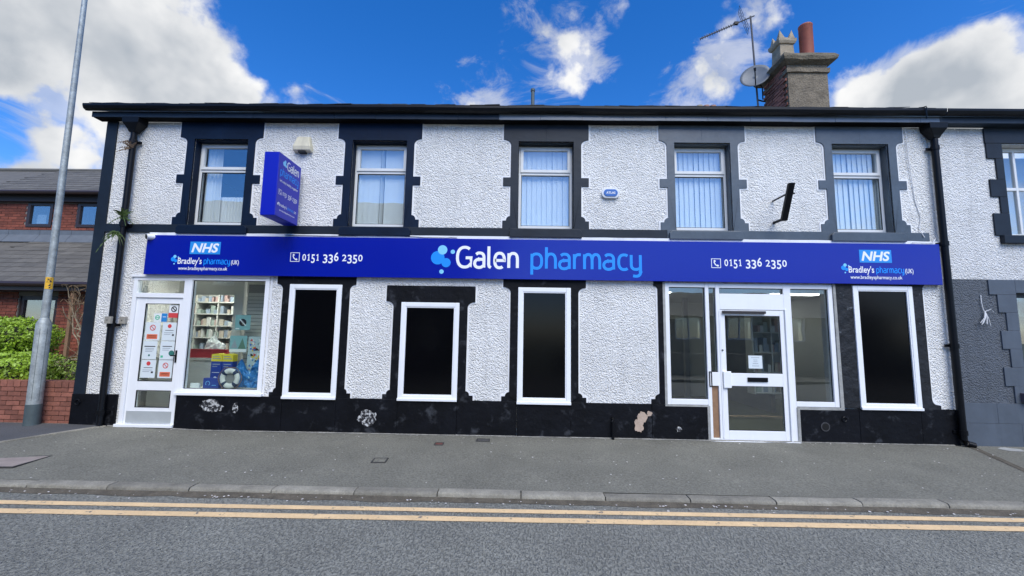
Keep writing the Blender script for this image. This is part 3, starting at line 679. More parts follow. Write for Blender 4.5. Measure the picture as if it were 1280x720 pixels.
# downpipes
def downpipe(x, label, shoe):
    p = MB().tube([(x, -.09, 5.02), (x, -.09, .16)]+([(x+.03, -.10, .11), (x+.12, -.13, .085)] if shoe else [(x, -.10, .12)]), .047, 14).build('downpipe', gloss_black, PH, smooth=True); p['label'] = label
    h = MB(); h.v = []
    for z, a, d in ((5.02, .055, .05), (5.06, .07, .06), (5.17, .14, .10), (5.262, .15, .105)):
        h.v += [(x-a, -.09-d, z), (x+a, -.09-d, z), (x+a, min(-.003, -.09+d), z), (x-a, min(-.003, -.09+d), z)]
    for i in range(3):
        for k in range(4): k2 = (k+1) % 4; h.f.append((i*4+k, i*4+k2, i*4+4+k2, i*4+4+k))
    h.f.append((3, 2, 1, 0)); h.f.append((12, 13, 14, 15)); h.build('hopper', gloss_black, p, bevel=.006)
    for z in ((4.86, 3.24, 1.60, .27) if shoe else (4.86, 3.40, 1.72, .32)):
        c = MB(); c.tube([(x, -.09, z-.035), (x, -.09, z+.035)], .058, 14); c.box(x-.10, x+.10, -.05, -.03, z-.022, z+.022); c.build('bracket', gloss_black, p)
downpipe(-6.675, 'black iron downpipe with weeds near the left corner', False)
downpipe(6.885, 'black iron downpipe at the joint with the grey neighbour', True)
# painted edge where the white wall meets the right downpipe
B(6.80, 6.83, -.006, .003, 2.57, 3.28).build('edge_strip', mat('bare_render_edge', (.5, .46, .42), .9, (30, .8, .01)), PH)

# --- left door
dr = thing('d'); bpy.data.objects.remove(dr)
fr = MB(); y0, y1 = .0, .09
fr.box(-6.465, -6.40, -.006, y1, .115, 2.53); fr.box(-5.60, -5.532, -.006, y1, .115, 2.53); fr.box(-6.40, -5.60, -.005, y1, 2.475, 2.529); fr.box(-6.40, -5.60, -.005, y1, 2.185, 2.262)
fr.box(-6.49, -5.535, -.055, .08, .09, .135)
DL = fr.build('shop_door_frame', upvc, PH, bevel=.005); DL['label'] = 'white frame of the left shop door with a small top light'
B(-6.40, -5.60, .04, .045, 2.262, 2.475).build('pane', pane_shop, DL)
lf = MB(); yy = (.018, .062)
lf.box(-6.398, -6.235, *yy, .137, 2.183); lf.box(-5.668, -5.602, *yy, .137, 2.183); lf.box(-6.235, -5.668, yy[0]+.001, yy[1]-.001, 2.085, 2.182)
lf.box(-6.235, -5.668, yy[0]+.001, yy[1]-.001, .665, .815); lf.box(-6.235, -5.668, yy[0]+.001, yy[1]-.001, .138, .395)
lf = lf.build('door_leaf', upvc, PH, bevel=.004)
B(-6.235, -5.668, .038, .042, .815, 2.085).build('pane', pane_shop, lf); B(-6.235, -5.668, .038, .042, .395, .665).build('pane', pane_shop, lf)
m = frame_mb(-6.237, -5.666, .813, 2.087, .010, .014, .03); frame_mb(-6.237, -5.666, .393, .667, .010, .014, .03, m=m); m.build('gasket', rubber, lf)
B(-6.36, -5.62, .010, .017, .15, .335).build('kick_plate', mat('brushed_kick_plate', (.50, .53, .53), .35, None, (5, .05), metal=.3), lf)
m = MB(); m.box(-5.648, -5.622, .004, .017, 1.12, 1.32); m.box(-5.70, -5.63, -.030, -.014, 1.225, 1.245); m.box(-5.645, -5.627, -.03, .004, 1.225, 1.245); m.build('handle', gloss_black, lf, bevel=.003)
# --- display window (left)
m = MB(); m.box(-5.530, -5.462, -.012, .09, .655, 2.53); m.box(-4.232, -4.162, -.012, .09, .655, 2.53); m.box(-5.462, -4.232, -.011, .09, 2.487, 2.529); m.box(-5.462, -4.232, -.011, .09, .655, .705)
DW = m.build('display_window', upvc, PH, bevel=.005); DW['label'] = 'white framed shop display window beside the left door'
m = frame_mb(-5.464, -4.230, .703, 2.489, .012, .018, .03).build('gasket', rubber, DW)
B(-5.462, -4.232, .030, .036, .705, 2.487).build('pane', pane_shop, DW)
B(-5.56, -4.125, -.065, .09, .608, .654).build('sill', upvc, DW, bevel=.006)
m = MB(); m.box(-5.60, -4.16, -.03, -.002, 2.531, 2.566); m.box(-6.50, -5.60, -.028, -.002, 2.531, 2.566); m.build('head_trim', upvc, PH)
# --- right shopfront
m = MB(); Y = (-.014, .08)
m.box(2.386, 2.452, *Y, .602, 2.55); m.box(2.452, 3.035, Y[0]+.001, .079, 2.482, 2.549); m.box(2.452, 3.035, Y[0]+.001, .079, .603, .688)
m.box(3.035, 3.095, *Y, .045, 2.55); m.box(3.095, 3.205, Y[0]+.001, .079, 2.480, 2.549); m.box(3.205, 3.268, *Y, .045, 2.55)
m.box(3.268, 4.30, Y[0]+.001, .079, 2.478, 2.549); m.box(3.268, 4.30, Y[0]+.001, .079, 2.125, 2.385); m.box(4.30, 4.418, *Y, .045, 2.55)
m.box(4.418, 5.02, Y[0]+.001, .079, 2.478, 2.549); m.box(4.418, 5.02, Y[0]+.001, .079, .603, .680); m.box(5.02, 5.092, *Y, .602, 2.55)
m.box(3.095, 3.205, Y[0]+.002, .078, .046, .095)
SF = m.build('shopfront_frame', upvc, PH, bevel=.005); SF['label'] = 'white glazed shopfront frame round the main entrance'
for (a, b, c, d) in ((2.452, 3.035, .688, 2.482), (3.095, 3.205, .93, 2.480), (3.268, 4.30, 2.385, 2.478), (4.418, 5.02, .680, 2.478)):
    B(a, b, .030, .036, c, d).build('pane', pane_door, SF)
    frame_mb(a-.001, b+.001, c-.001, d+.001, .009, .016, .028).build('gasket', rubber, SF)
B(3.100, 3.200, .012, .04, .096, .905).build('timber_strip', wood_m, SF)
B(3.245, 3.262, -.022, -.0145, .10, 2.10).build('cover_strip', upvc, SF)
m = MB(); m.box(3.095, 3.206, -.022, .02, .905, 1.115); m.build('lock_plate', upvc, SF, bevel=.004)
m = frame_mb(3.055, 3.100, .89, 1.13, .012, -.026, -.015).build('lock_keep', rubber, SF)
MB().box(4.302, 4.332, -.030, -.0145, .07, 2.14).build('hinge_cover', upvc, SF, bevel=.003)
B(3.03, 4.43, -.06, .08, .030, .062).build('threshold', upvc, SF, bevel=.004)
yy = (-.006, .045)
m = MB(); m.box(3.272, 3.345, *yy, .066, 2.12); m.box(4.228, 4.298, *yy, .066, 2.12); m.box(3.345, 4.228, yy[0]+.001, .044, 2.030, 2.119); m.box(3.345, 4.228, yy[0]+.001, .044, .905, 1.108); m.box(3.345, 4.228, yy[0]+.001, .044, .067, .215)
DR = m.build('entrance_door', upvc, PH, bevel=.005); DR['label'] = 'white glazed entrance door with letterbox and black top bar'
B(3.345, 4.228, .016, .020, 1.108, 2.030).build('pane', pane_door, DR); B(3.345, 4.228, .016, .020, .215, .905).build('pane', pane_door, DR)
m = frame_mb(3.343, 4.230, 1.106, 2.032, .009, -.001, .012); frame_mb(3.343, 4.230, .213, .907, .009, -.001, .012, m=m); m.build('gasket', rubber, DR)
m = MB(); m.box(3.665, 3.985, -.022, -.0065, .975, 1.045); m.build('letterbox', gloss_black, DR, bevel=.004)
m = MB(); m.box(3.30, 3.99, -.050, -.0065, 2.062, 2.105); m.build('door_closer', mat('dark_bronze_closer', (.035, .028, .026), .4), DR, bevel=.006)
m = MB(); m.box(3.275, 3.40, -.040, -.0065, .875, 1.135); m.build('handle_plate', upvc, DR, bevel=.008)
m = MB(); m.tube([(3.285, -.01, 1.47), (3.285, -.025, 1.47)], .012, 10); m.build('keyhole', rubber, DR)

# --- interior: right shop
m = MB(); m.box(1.3, 1.36, .285, 5.0, -.1, 3.2); m.box(1.36, 6.92, 5.0, 5.06, -.1, 3.2); m.build('shop_inner_wall', room_m, PH)
B(1.3, 6.92, .285, 5.1, 2.62, 2.70).build('shop_ceiling', room_m, PH); B(-6.99, 6.92, .285, 5.1, -.1, .02).build('shop_floor', floor_m, PH)
for (x, y) in ((2.75, 2.2), (2.75, 4.0), (5.9, 2.2), (5.9, 4.0)):
    B(x-.5, x+.5, y-.12, y+.12, 2.600, 2.619).build('ceiling_light_or_fill', light_m, PH)
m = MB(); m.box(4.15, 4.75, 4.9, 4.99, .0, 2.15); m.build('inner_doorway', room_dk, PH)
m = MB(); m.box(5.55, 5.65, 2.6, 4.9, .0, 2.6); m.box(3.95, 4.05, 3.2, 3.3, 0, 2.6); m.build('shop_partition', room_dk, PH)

def shelving(x0, x1, y, z0, z1, n, label, cols, seed, dep=.3, cat='shelving', upr=3):
    random.seed(seed); t = thing('shelving_unit', label, cat, ((x0+x1)/2, y, z0)); m = MB(); hw = (x1-x0)/2; hh = z1-z0
    for k in range(upr+1): x = -hw+2*hw*k/upr; m.box(x-.012, x+.012, 0, dep, 0, hh)
    m.box(-hw, hw, dep, dep+.015, 0, hh); m.build('carcass', shelf_m, t)
    for k in range(n):
        z = hh*k/n+.02; MB().box(-hw+.013, hw-.013, -.01, dep-.001, z, z+.02).build('shelf', shelf_m, t)
        x = -hw+.03
        g = [MB() for _ in cols]
        while x < hw-.08:
            w = random.uniform(.03, .10); h = random.uniform(.35, .8)*(hh/n-.03)
            if random.random() < .85: random.choice(g).box(x, x+w-.004, random.uniform(0, .06), dep-.05, z+.021, z+.021+h)
            x += w
        for q, c in zip(g, cols):
            if q.v: o = q.build('medicine_boxes', c, t); o['kind'] = 'stuff'
    return t
pk = [mat('pack_white', (.55, .55, .52), .5), mat('pack_cream', (.42, .37, .30), .5), mat('pack_pink', (.40, .27, .25), .5), mat('pack_green', (.28, .34, .30), .5), mat('pack_blue', (.24, .29, .36), .5)]
shelving(-6.95, -5.62, 1.45, 1.0, 2.42, 6, 'cream shelves full of medicine boxes at the back of the left shop', pk, 21)
shelving(4.45, 5.15, 1.2, .62, 2.12, 4, 'shelving with coloured packs seen through the right side window', pk, 22, .25, upr=2)
# left shop interior shell
m = MB(); m.box(-2.6, -2.54, .285, 5.0, -.1, 3.2); m.box(-6.99, -2.6, 3.2, 3.26, -.1, 3.2); m.build('dispensary_wall', room_m, PH)
B(-6.99, -2.6, .285, 5.1, 2.68, 2.76).build('dispensary_ceiling', room_m, PH)
fill_glow = mat('display_fill_panel', (.9, .9, .9), .5, emit=((1, .98, .94), 22.0))  # unseen glowing panels added to brighten the left shop display
for x, y_ in ((-5.9, .75), (-4.0, 1.4)): B(x-.6, x+.6, y_, y_+.2, 2.655, 2.679).build('ceiling_light_or_fill', fill_glow, PH)
# white door-frame post and header inside
m = MB(); m.box(-5.17, -5.0, .62, .70, .0, 2.6); m.box(-6.2, -5.17, .62, .70, 2.30, 2.6); m.build('inner_post', shelf_m, PH)
# roller shutter
t = thing('roller_shutter', 'white slatted roller shutter behind the right side of the display window', 'shutter', (-4.55, .66, .9))
MB().box(-.40, .40, .014, .03, 0, 1.6).build('backing', mat('dark_shutter_gap', (.22, .22, .22), .7), t)
for k in range(22): MB().box(-.40, .40, -.012+.0, .012, .066*k, .066*k+.056).build('slat', shelf_m, t)
# counter
t = thing('counter', 'pale counter inside the left shop below the medicine shelves', 'counter', (-5.95, .90, 0))
MB().box(-.95, .65, 0, .40, 1.10, 1.14).build('worktop', shelf_m, t); MB().box(-.93, .63, .04, .38, 0, 1.099).build('front_panel', room_m, t)
# red tray and a plastic wrapped parcel
red = mat('red_plastic', (.40, .02, .03), .4)
t = thing('red_tray', 'red plastic tray on the counter behind the display window', 'tray', (-5.80, 1.06, 1.14))
m = MB(); m.box(-.36, .36, -.12, -.10, 0, .15); m.box(-.36, .36, .16, .18, 0, .15); m.box(-.36, -.34, -.0999, .1599, 0, .149); m.box(.34, .36, -.0999, .1599, 0, .149); m.box(-.3399, .3399, -.0999, .1599, 0, .02); m.build('tray_body', red, t)
MB().box(-.385, .385, -.14, -.121, .14, .165).build('rim', red, t)
bag = MB(); random.seed(2); n1, n2 = 14, 8
for j in range(n2+1):
    for i_ in range(n1):
        a = 2*math.pi*i_/n1; ph = math.pi*.5*j/n2; rr = (1+.25*mn.noise(Vector((math.cos(a)*2, math.sin(a)*2, j*.7))))
        bag.v.append((-5.76+.22*rr*math.cos(a)*math.cos(ph), 1.07+.09*rr*math.sin(a)*math.cos(ph), 1.22+.28*math.sin(ph)*rr*(1-.2*math.cos(a))))
for j in range(n2):
    for i_ in range(n1): k2 = (i_+1) % n1; bag.f.append((j*n1+i_, j*n1+k2, (j+1)*n1+k2, (j+1)*n1+i_))
tag(bag.build('plastic_bag', mat('crumpled_pale_plastic', (.55, .58, .56), .25, (14, 1., .03)), loc=(0, 0, 0)), 'crumpled clear plastic bag heaped in the red tray', 'bag')
# display shelf inside the window
B(-5.455, -4.24, .10, .58, .66, .69).build('display_shelf', shelf_m, PH)
def flat(name, x0, x1, z0, z1, y, m_, parent, th=.003): return B(x0, x1, y-th, y, z0, z1).build(name, m_, parent)
blue1 = mat('pack_royal_blue', (.02, .05, .28), .4); yel = mat('pack_yellow', (.75, .60, .04), .4); blue2 = mat('pack_mid_blue', (.04, .16, .50), .4); grey_t = mat('small_grey_print', (.30, .33, .36), .6); wht = mat('card_white', (.75, .77, .76), .6)
for k, (x0, x1, lab) in enumerate(((-5.235, -5.055, 'tall yellow-topped blue display box, left of the pair'), (-5.045, -4.865, 'tall yellow-topped blue display box just behind the lifebuoy'))):
    t = thing('display_box', lab, 'box', ((x0+x1)/2, .28, .69)); hw = (x1-x0)/2
    MB().box(-hw, hw, 0, .12, 0, .44).build('carton', blue1, t, bevel=.003)
    MB().prism([(-hw, .441), (hw, .441), (hw, .555), (hw*.3, .575), (-hw, .560)], 0, .12).build('header', yel, t)
    m = MB(); m.box(-hw*.8, hw*.8, -.002, 0, .48, .495); m.box(-hw*.8, hw*.5, -.002, 0, .52, .532); m.box(-hw*.7, hw*.7, -.002, 0, .385, .40); m.box(-hw*.7, hw*.2, -.002, 0, .35, .36); m.build('print_lines', blue1 if 0 else grey_t, t)
    m = MB(); m.box(-hw*.7, hw*.6, -.0025, 0, .08, .10); m.box(-hw*.7, hw*.7, -.0025, 0, .25, .258); m.disc(0, -.003, .16, .028); m.build('print_mark', wht, t)
t = thing('blue_carton', 'low blue carton with a ring mark at the foot of the display boxes', 'box', (-5.13, .17, .69))
MB().box(-.13, .13, 0, .08, 0, .17).build('carton', blue1, t, bevel=.003)
q = MB(); q.ribbon(arc(-.05, .085, .035, .035, -60, 230, 14), .008, -.002); q.box(.02, .09, -.002, 0, .05, .058); q.build('print_mark', cyan_pale, t)
# lifebuoy ornament
t = thing('lifebuoy', 'white lifebuoy ornament with dark bands and rope in the display window', 'lifebuoy', (-4.80, .15, .865))
tor = MB(); n1, n2 = 28, 10
segs = {0: [], 1: []}
for i_ in range(n1+1):
    a = 2*math.pi*i_/n1
    for j in range(n2): b = 2*math.pi*j/n2; rr = .125+.042*math.cos(b); tor.v.append((rr*math.cos(a), .03*math.sin(b), rr*math.sin(a)))
for i_ in range(n1):
    for j in range(n2): j2 = (j+1) % n2; tor.f.append((i_*n2+j, (i_+1)*n2+j, (i_+1)*n2+j2, i_*n2+j2))
tor.build('ring', mat('lifebuoy_white', (.70, .69, .62), .5), t, smooth=True)
for a0 in (45, 135, 225, 315):
    q = MB()
    for i_ in range(4):
        a = R(a0-11+22*i_/3)
        for j in range(n2): b = 2*math.pi*j/n2; rr = .125+.047*math.cos(b); q.v.append((rr*math.cos(a), .035*math.sin(b), rr*math.sin(a)))
    for i_ in range(3):
        for j in range(n2): j2 = (j+1) % n2; q.f.append((i_*n2+j, (i_+1)*n2+j, (i_+1)*n2+j2, i_*n2+j2))
    q.build('band', mat('navy_band', (.02, .035, .08), .6), t)
q = MB(); q.tube([(.19*(1+.05*math.cos(4*2*math.pi*k/32))*math.cos(2*math.pi*k/32), 0, .19*(1+.05*math.cos(8*math.pi*k/32+math.pi))*math.sin(2*math.pi*k/32)) for k in range(33)], .006, 5, False); q.build('rope', wood_m, t)
MB().disc(0, .012, 0, .085).build('centre_board', mat('grey_board', (.22, .22, .21), .7), t)
# picture cards and seaside poster
teal = mat('poster_teal', (.22, .42, .42), .5)
def card(x0, x1, z0, z1, y, label, base, marks, name='poster', cat='poster', group=None):
    cx, cz = (x0+x1)/2, (z0+z1)/2; t = thing(name, label, cat, (cx, y, z0), group); h = z1-z0; w = x1-x0
    MB().box(-w/2, w/2, 0, .002, 0, h).build('sheet', base, t)
    for (kind, a, b, c, d, m_) in marks:
        q = MB()
        if kind == 'r': q.box((a-.5)*w, (b-.5)*w, -.0012, 0, c*h, d*h)
        elif kind == 'c': q.disc((a-.5)*w, -.0016, b*h, c*w, c*w, 20)
        elif kind == 'o': q.ribbon(arc((a-.5)*w, b*h, c*w, c*w, 0, 360, 20), d*w, -.002); 
        elif kind == 'x': q.ribbon([((a-.5-c)*w, b*h+c*w), ((a-.5+c)*w, b*h-c*w)], d*w, -.0024)
        elif kind == 't': q.prism([((a-.5)*w, c*h), ((b-.5)*w, c*h), (((a+b)/2-.5)*w, d*h)], -.0014, 0)
        nm = {'r': 'print_block', 'c': 'print_dot', 'o': 'print_ring', 'x': 'print_bar', 't': 'print_triangle'}[kind]
        q.build(nm, m_, t)
    return t
ink = mat('black_ink', (.02, .02, .025), .6); redp = mat('red_print', (.60, .05, .05), .6); orng = mat('orange_red_print', (.72, .16, .08), .6); grn = mat('green_print', (.05, .45, .25), .6); tealk = mat('dark_teal_print', (.03, .16, .13), .6)
card(-4.95, -4.68, 1.67, 1.93, .38, 'square teal picture of a lifebuoy hung in front of the shutter', teal, [('c', .5, .5, .24, 0, ink), ('c', .5, .5, .12, 0, wht), ('x', .5, .5, .2, .07, wht), ('r', .06, .3, .05, .12, wht)])
card(-5.0, -4.70, 1.29, 1.57, .36, 'teal seaside picture with small grey boats above the lifebuoy', teal, [('t', .1, .45, .25, .8, grey_t), ('t', .5, .95, .2, .85, mat('sail_green', (.10, .20, .14), .6)), ('r', .0, 1., .0, .18, wht)])
t = card(-4.70, -4.34, .92, 1.56, .40, 'tall seaside poster with bunting and bright colours by the right frame', mat('poster_pale', (.45, .55, .55), .5), [], cat='poster')
random.seed(14); groups = [MB() for _ in range(5)]; pc = [redp, blue2, yel, ink, wht]
for k in range(70):
    a = random.uniform(-.16, .15); b = random.uniform(.02, .60); s = random.uniform(.012, .035); g = random.choice(groups); ang = random.random()*6; bb = len(g.v)
    for q_ in range(3): g.v.append((a+s*math.cos(ang+q_*2.1), -.002-.0002*k*.1, b+s*math.sin(ang+q_*2.1)))
    g.f.append((bb, bb+1, bb+2))
for g, c in zip(groups, pc): g.build('print_shapes', c, t)
sea = MB(); n1, n2 = 16, 8; 
for j in range(n2+1):
    for i_ in range(n1+1): x = -4.86+.56*i_/n1; z = .70+.38*j/n2*(1-.25*math.cos(i_*.8)); sea.v.append((x, .30+.06*mn.noise(Vector((x*12, z*12, 3))), z))
for j in range(n2):
    for i_ in range(n1): a = j*(n1+1)+i_; sea.f.append((a, a+1, a+n1+2, a+n1+1))
tag(sea.build('blue_fabric', mat('crinkled_blue_cellophane', (.03, .20, .50), .3, (25, 1., .03), col2=(.35, .6, .75), mask=(16, .58, .05)), smooth=False), 'crinkled bright blue cellophane like waves beside the lifebuoy', 'fabric')
tag(B(-5.45, -5.30, .14, .16, .70, .78).build('price_card', wht), 'small pale card in the bottom left corner of the display window', 'card')
# posters on the left door (inside the glass)
gN = 'notices taped to the left shop door'
def no_entry(lab, x0, x1, z0, z1, kind):
    mk = [('o', .5, .70, .17, .05, redp), ('x', .5, .70, .12, .045, redp), ('r', .14, .86, .08, .34, orng), ('r', .22, .78, .24, .27, wht), ('r', .22, .78, .16, .19, wht)] if kind == 0 else \
         [('c', .5, .80, .14, 0, redp), ('r', .40, .60, .785, .815, wht), ('r', .2, .8, .55, .58, ink), ('r', .14, .8, .42, .45, grey_t), ('r', .14, .6, .33, .36, grey_t), ('r', .72, .86, .26, .36, ink)] if kind == 1 else \
         [('r', .12, .88, .68, .73, ink), ('r', .2, .8, .58, .61, grey_t), ('r', .2, .8, .50, .53, grey_t), ('r', .2, .7, .42, .45, grey_t), ('c', .5, .22, .07, 0, tealk)] if kind == 2 else \
         [('r', .15, .8, .70, .74, ink), ('r', .15, .7, .60, .63, grey_t), ('r', .15, .6, .50, .53, grey_t), ('c', .80, .35, .19, 0, tealk), ('r', .08, .24, .10, .22, grn)]
    card(x0, x1, z0, z1, .034, lab, mat('notice_paper', (.66, .72, .73), .6), mk, 'door_notice', 'notice', gN)
no_entry('white notice with red barred circle and orange box, top left of the door', -6.215, -5.965, 1.475, 1.775, 0)
no_entry('white notice with solid red circle, top right of the door', -5.925, -5.690, 1.475, 1.775, 1)
no_entry('plain text notice in the middle row, left side of door', -6.225, -5.985, 1.165, 1.465, 2)
no_entry('text notice with dark green disc, middle row right of door', -5.930, -5.685, 1.165, 1.465, 3)
no_entry('white notice with solid red circle, bottom left of the door', -6.220, -5.975, .865, 1.155, 1)
no_entry('white notice with red barred circle, bottom right of the door', -5.930, -5.690, .865, 1.155, 0)
card(-5.845, -5.675, 1.855, 2.065, .030, 'small red and white no smoking sticker at top of the left door', wht, [('o', .5, .68, .24, .10, ink), ('x', .5, .68, .2, .1, ink), ('r', 0, 1, 0, .38, redp)], 'door_sticker', 'sticker')
card(-6.09, -5.965, 1.785, 1.925, .032, 'small white sticker with a green mark on the left door', wht, [('o', .5, .5, .26, .12, grn), ('r', .3, .7, .46, .54, grn)], 'door_sticker', 'sticker')
card(-5.960, -5.865, 1.785, 1.925, .031, 'small blue sticker beside the green one on the left door', mat('sticker_blue', (.02, .22, .55), .5), [('r', .2, .8, .55, .62, wht)], 'door_sticker', 'sticker')
t = card(3.705, 3.925, 1.185, 1.39, .012, 'pale paper notice taped inside the entrance door glass', mat('notice_paper', (.66, .72, .73), .6), [('r', .2, .8, .82, .86, grey_t), ('r', .35, .65, .64, .68, grey_t), ('r', .35, .65, .5, .54, grey_t), ('r', .3, .7, .36, .4, grey_t), ('r', .25, .75, .18, .22, grey_t)], 'door_notice', 'notice')

# ------------------------------------------------------------------ lettering
_tm = {}
def text_mesh(s, bold=0., shear=0.):
    cu = bpy.data.curves.new('lettering', 'FONT'); cu.body = s; cu.size = 1; cu.offset = bold; cu.shear = shear; cu.resolution_u = 4
    o = bpy.data.objects.new('lettering', cu); COL.objects.link(o); dg = bpy.context.evaluated_depsgraph_get(); dg.update()
    me = bpy.data.meshes.new_from_object(o.evaluated_get(dg)); bpy.data.objects.remove(o)
    return [tuple(v.co) for v in me.vertices], [tuple(p.vertices) for p in me.polygons]
HV, _ = text_mesh('H'); CAPH = max(v[1] for v in HV)
def put_text(mb, s, x0, x1, zb, cap, y, bold=0., shear=0., fn=None):
    v, f = text_mesh(s, bold, shear); a = min(p[0] for p in v); b = max(p[0] for p in v); sx = (x1-x0)/(b-a); sz = cap/CAPH; k = len(mb.v)
    mb.v += [(x0+(p[0]-a)*sx, y, zb+p[1]*sz) for p in v]; mb.f += [tuple(k+i for i in q) for q in f]
def put_digits(mb, s, x0, x1, zb, xh, y, bold=.012):
    """old-style numerals: 0 1 2 at x-height, 3 5 hang below, 6 rises above"""
    n = len(s); w = (x1-x0)/(n-.18); cap = xh*1.32
    for i, c in enumerate(s):
        a = x0+w*i
        if c == ' ': continue
        lo, h = (0, xh) if c in '012' else ((-xh*.34, cap) if c in '3579' else (0, cap))
        wi = w*.80; 
        if c == '1': mb.ribbon([(a+w*.16, zb+xh*.80), (a+w*.44, zb+xh*.97), (a+w*.44, zb)], xh*.17, y); mb.ribbon([(a+w*.20, zb+xh*.06), (a+w*.68, zb+xh*.06)], xh*.13, y-.0004); continue
        put_text(mb, c, a, a+wi, zb+lo+.0, h, y, bold)
def sup(cx, cy, rx, ry, a0, a1, n=18, e=2.45):
    o = []
    for i in range(n+1):
        t = R(a0+(a1-a0)*i/n); c, s = math.cos(t), math.sin(t); o.append((cx+rx*math.copysign(abs(c)**(2/e), c), cy+ry*math.copysign(abs(s)**(2/e), s)))
    return o
def arch(x, w): return sup(x+w/2, .52, w/2, .48, 172, 0, 12)+[(x+w, 0)]
GL = {
 'G': (.95, [sup(.50, .70, .46, .68, 52, 318, 24, 2.3)+[(.90, .14), (.90, .66), (.56, .66)]]),
 'a': (.68, [[(.10, .90)]+sup(.32, .66, .28, .34, 108, 0, 10)+[(.60, 0)], [(.60, .56), (.30, .56)]+sup(.30, .28, .28, .28, 90, 270, 12, 2.2)+[(.42, .02), (.60, .14)]]),
 'l': (.24, [[(.06, 1.46), (.06, .22), (.10, .07), (.20, 0)]]),
 'e': (.70, [[(.05, .50), (.63, .50)]+sup(.34, .50, .30, .50, 0, 305, 24, 2.4)]),
 'n': (.66, [[(.06, 0), (.06, 1.0)], arch(.06, .54)]),
 'p': (.70, [[(.06, 1.0), (.06, -.42)], sup(.33, .50, .31, .49, 150, -150, 24, 2.5)]),
 'h': (.66, [[(.06, 0), (.06, 1.46)], arch(.06, .54)]),
 'r': (.44, [[(.06, 0), (.06, 1.0)], sup(.34, .55, .28, .43, 170, 78, 8)+[(.44, .97)]]),
 'm': (1.02, [[(.06, 0), (.06, 1.0)], arch(.06, .45), arch(.51, .45)]),
 'c': (.58, [sup(.38, .50, .32, .50, 55, 305, 20, 2.4)]),
 'y': (.66, [[(.06, 1.0), (.06, .38)]+sup(.33, .36, .27, .34, 180, 300, 10)+[(.60, .10)], [(.60, 1.0), (.60, -.12)]+sup(.32, -.12, .28, .32, 0, -100, 10)+[(.16, -.42)]]),
}
def stroke_word(mb, s, x0, x1, zb, xh, y, w=.15, gap=.16):
    tot = sum(GL[c][0] for c in s)+gap*(len(s)-1); sx = (x1-x0)/tot; x = 0; k = 0
    for c in s:
        for st in GL[c][1]:
            mb.ribbon([(x0+(x+px)*sx, zb+py*xh) for px, py in st], w*xh, y-.0003*k); k = (k+1) % 3
        x += GL[c][0]+gap
def phone_icon(mb, x, z, s, y):
    t = s*.06
    mb.box(x, x+s, y-.001, y, z, z+t); mb.box(x, x+s, y-.001, y, z+s-t, z+s); mb.box(x, x+t, y-.0011, y, z+t, z+s-t); mb.box(x+s-t, x+s, y-.0011, y, z+t, z+s-t)
    mb.ribbon([(x+s*.34, z+s*.80), (x+s*.30, z+s*.60), (x+s*.42, z+s*.36), (x+s*.62, z+s*.22), (x+s*.74, z+s*.22)], s*.11, y-.0012)
    mb.ribbon([(x+s*.30, z+s*.82), (x+s*.42, z+s*.66)], s*.17, y-.0015); mb.ribbon([(x+s*.60, z+s*.30), (x+s*.76, z+s*.20)], s*.17, y-.0018)
def logo(parent, cx, cz, r, y, small=True):
    """cluster of bubbles; cx,cz = centre of the big one, r its radius"""
    MB().disc(cx, y, cz, r, n=32).build('logo_bubble', cyan_print, parent)
    MB().disc(cx+.68*r, y-.0006, cz+1.18*r, .70*r, n=28).build('logo_bubble', cyan_pale, parent)
    MB().disc(cx+1.25*r, y-.0012, cz-.72*r, .68*r, n=28).build('logo_bubble', cyan_print, parent)
    MB().disc(cx+2.2*r, y, cz+.92*r, .32*r, n=16).build('logo_dot', cyan_pale, parent); MB().disc(cx+.62*r, y, cz-2.05*r, .33*r, n=16).build('logo_dot', cyan_pale, parent)
# fascia sign
SG = thing('fascia_sign', 'long royal blue fascia sign reading Galen pharmacy above the shop windows', 'sign', (.29, -.02, 2.566))
o = B(-6.245, 6.805, -.085, -.005, 2.566, 3.232); o.build('sign_tray', sign_blue, None, bevel=.004)
SGO = Vector((.29, -.02, 2.566))
def sgn(mb, name, m_): q = mb.build(name, m_, SG); q.matrix_parent_inverse = Matrix.Translation(-SGO); return q
bpy.data.objects['sign_tray'].parent = SG; bpy.data.objects['sign_tray'].matrix_parent_inverse = Matrix.Translation(-SGO)
SY = -.0865
m = MB(); stroke_word(m, 'Galen', -1.035, -.02, 2.751, .243, SY, .20); sgn(m, 'lettering', white_print)['label'] = 'white word Galen'
m = MB(); stroke_word(m, 'pharmacy', .185, 1.99, 2.748, .243, SY, .19); sgn(m, 'lettering', cyan_print)['label'] = 'bright blue word pharmacy'
lg = thing('x'); bpy.data.objects.remove(lg)
class _P: pass
def sg_logo(cx, cz, r):
    before = set(bpy.data.objects)
    logo(SG, cx, cz, r, SY)
    for q in set(bpy.data.objects)-before: q.matrix_parent_inverse = Matrix.Translation(-SGO)
sg_logo(-1.35, 2.905, .112)
for x0, z0 in ((-3.802, 2.808), (3.122, 2.795)):
    m = MB(); phone_icon(m, x0, z0, .155, SY); sgn(m, 'phone_icon', white_print)
for x0, s_ in ((-3.600, 1), (3.335, 1)):
    m = MB(); put_digits(m, '0151', x0, x0+.285*s_, 2.830, .105, SY); put_digits(m, '336', x0+.345*s_, x0+.605*s_, 2.830, .105, SY); put_digits(m, '2350', x0+.665*s_, x0+1.005*s_, 2.830, .105, SY); sgn(m, 'phone_number', white_print)
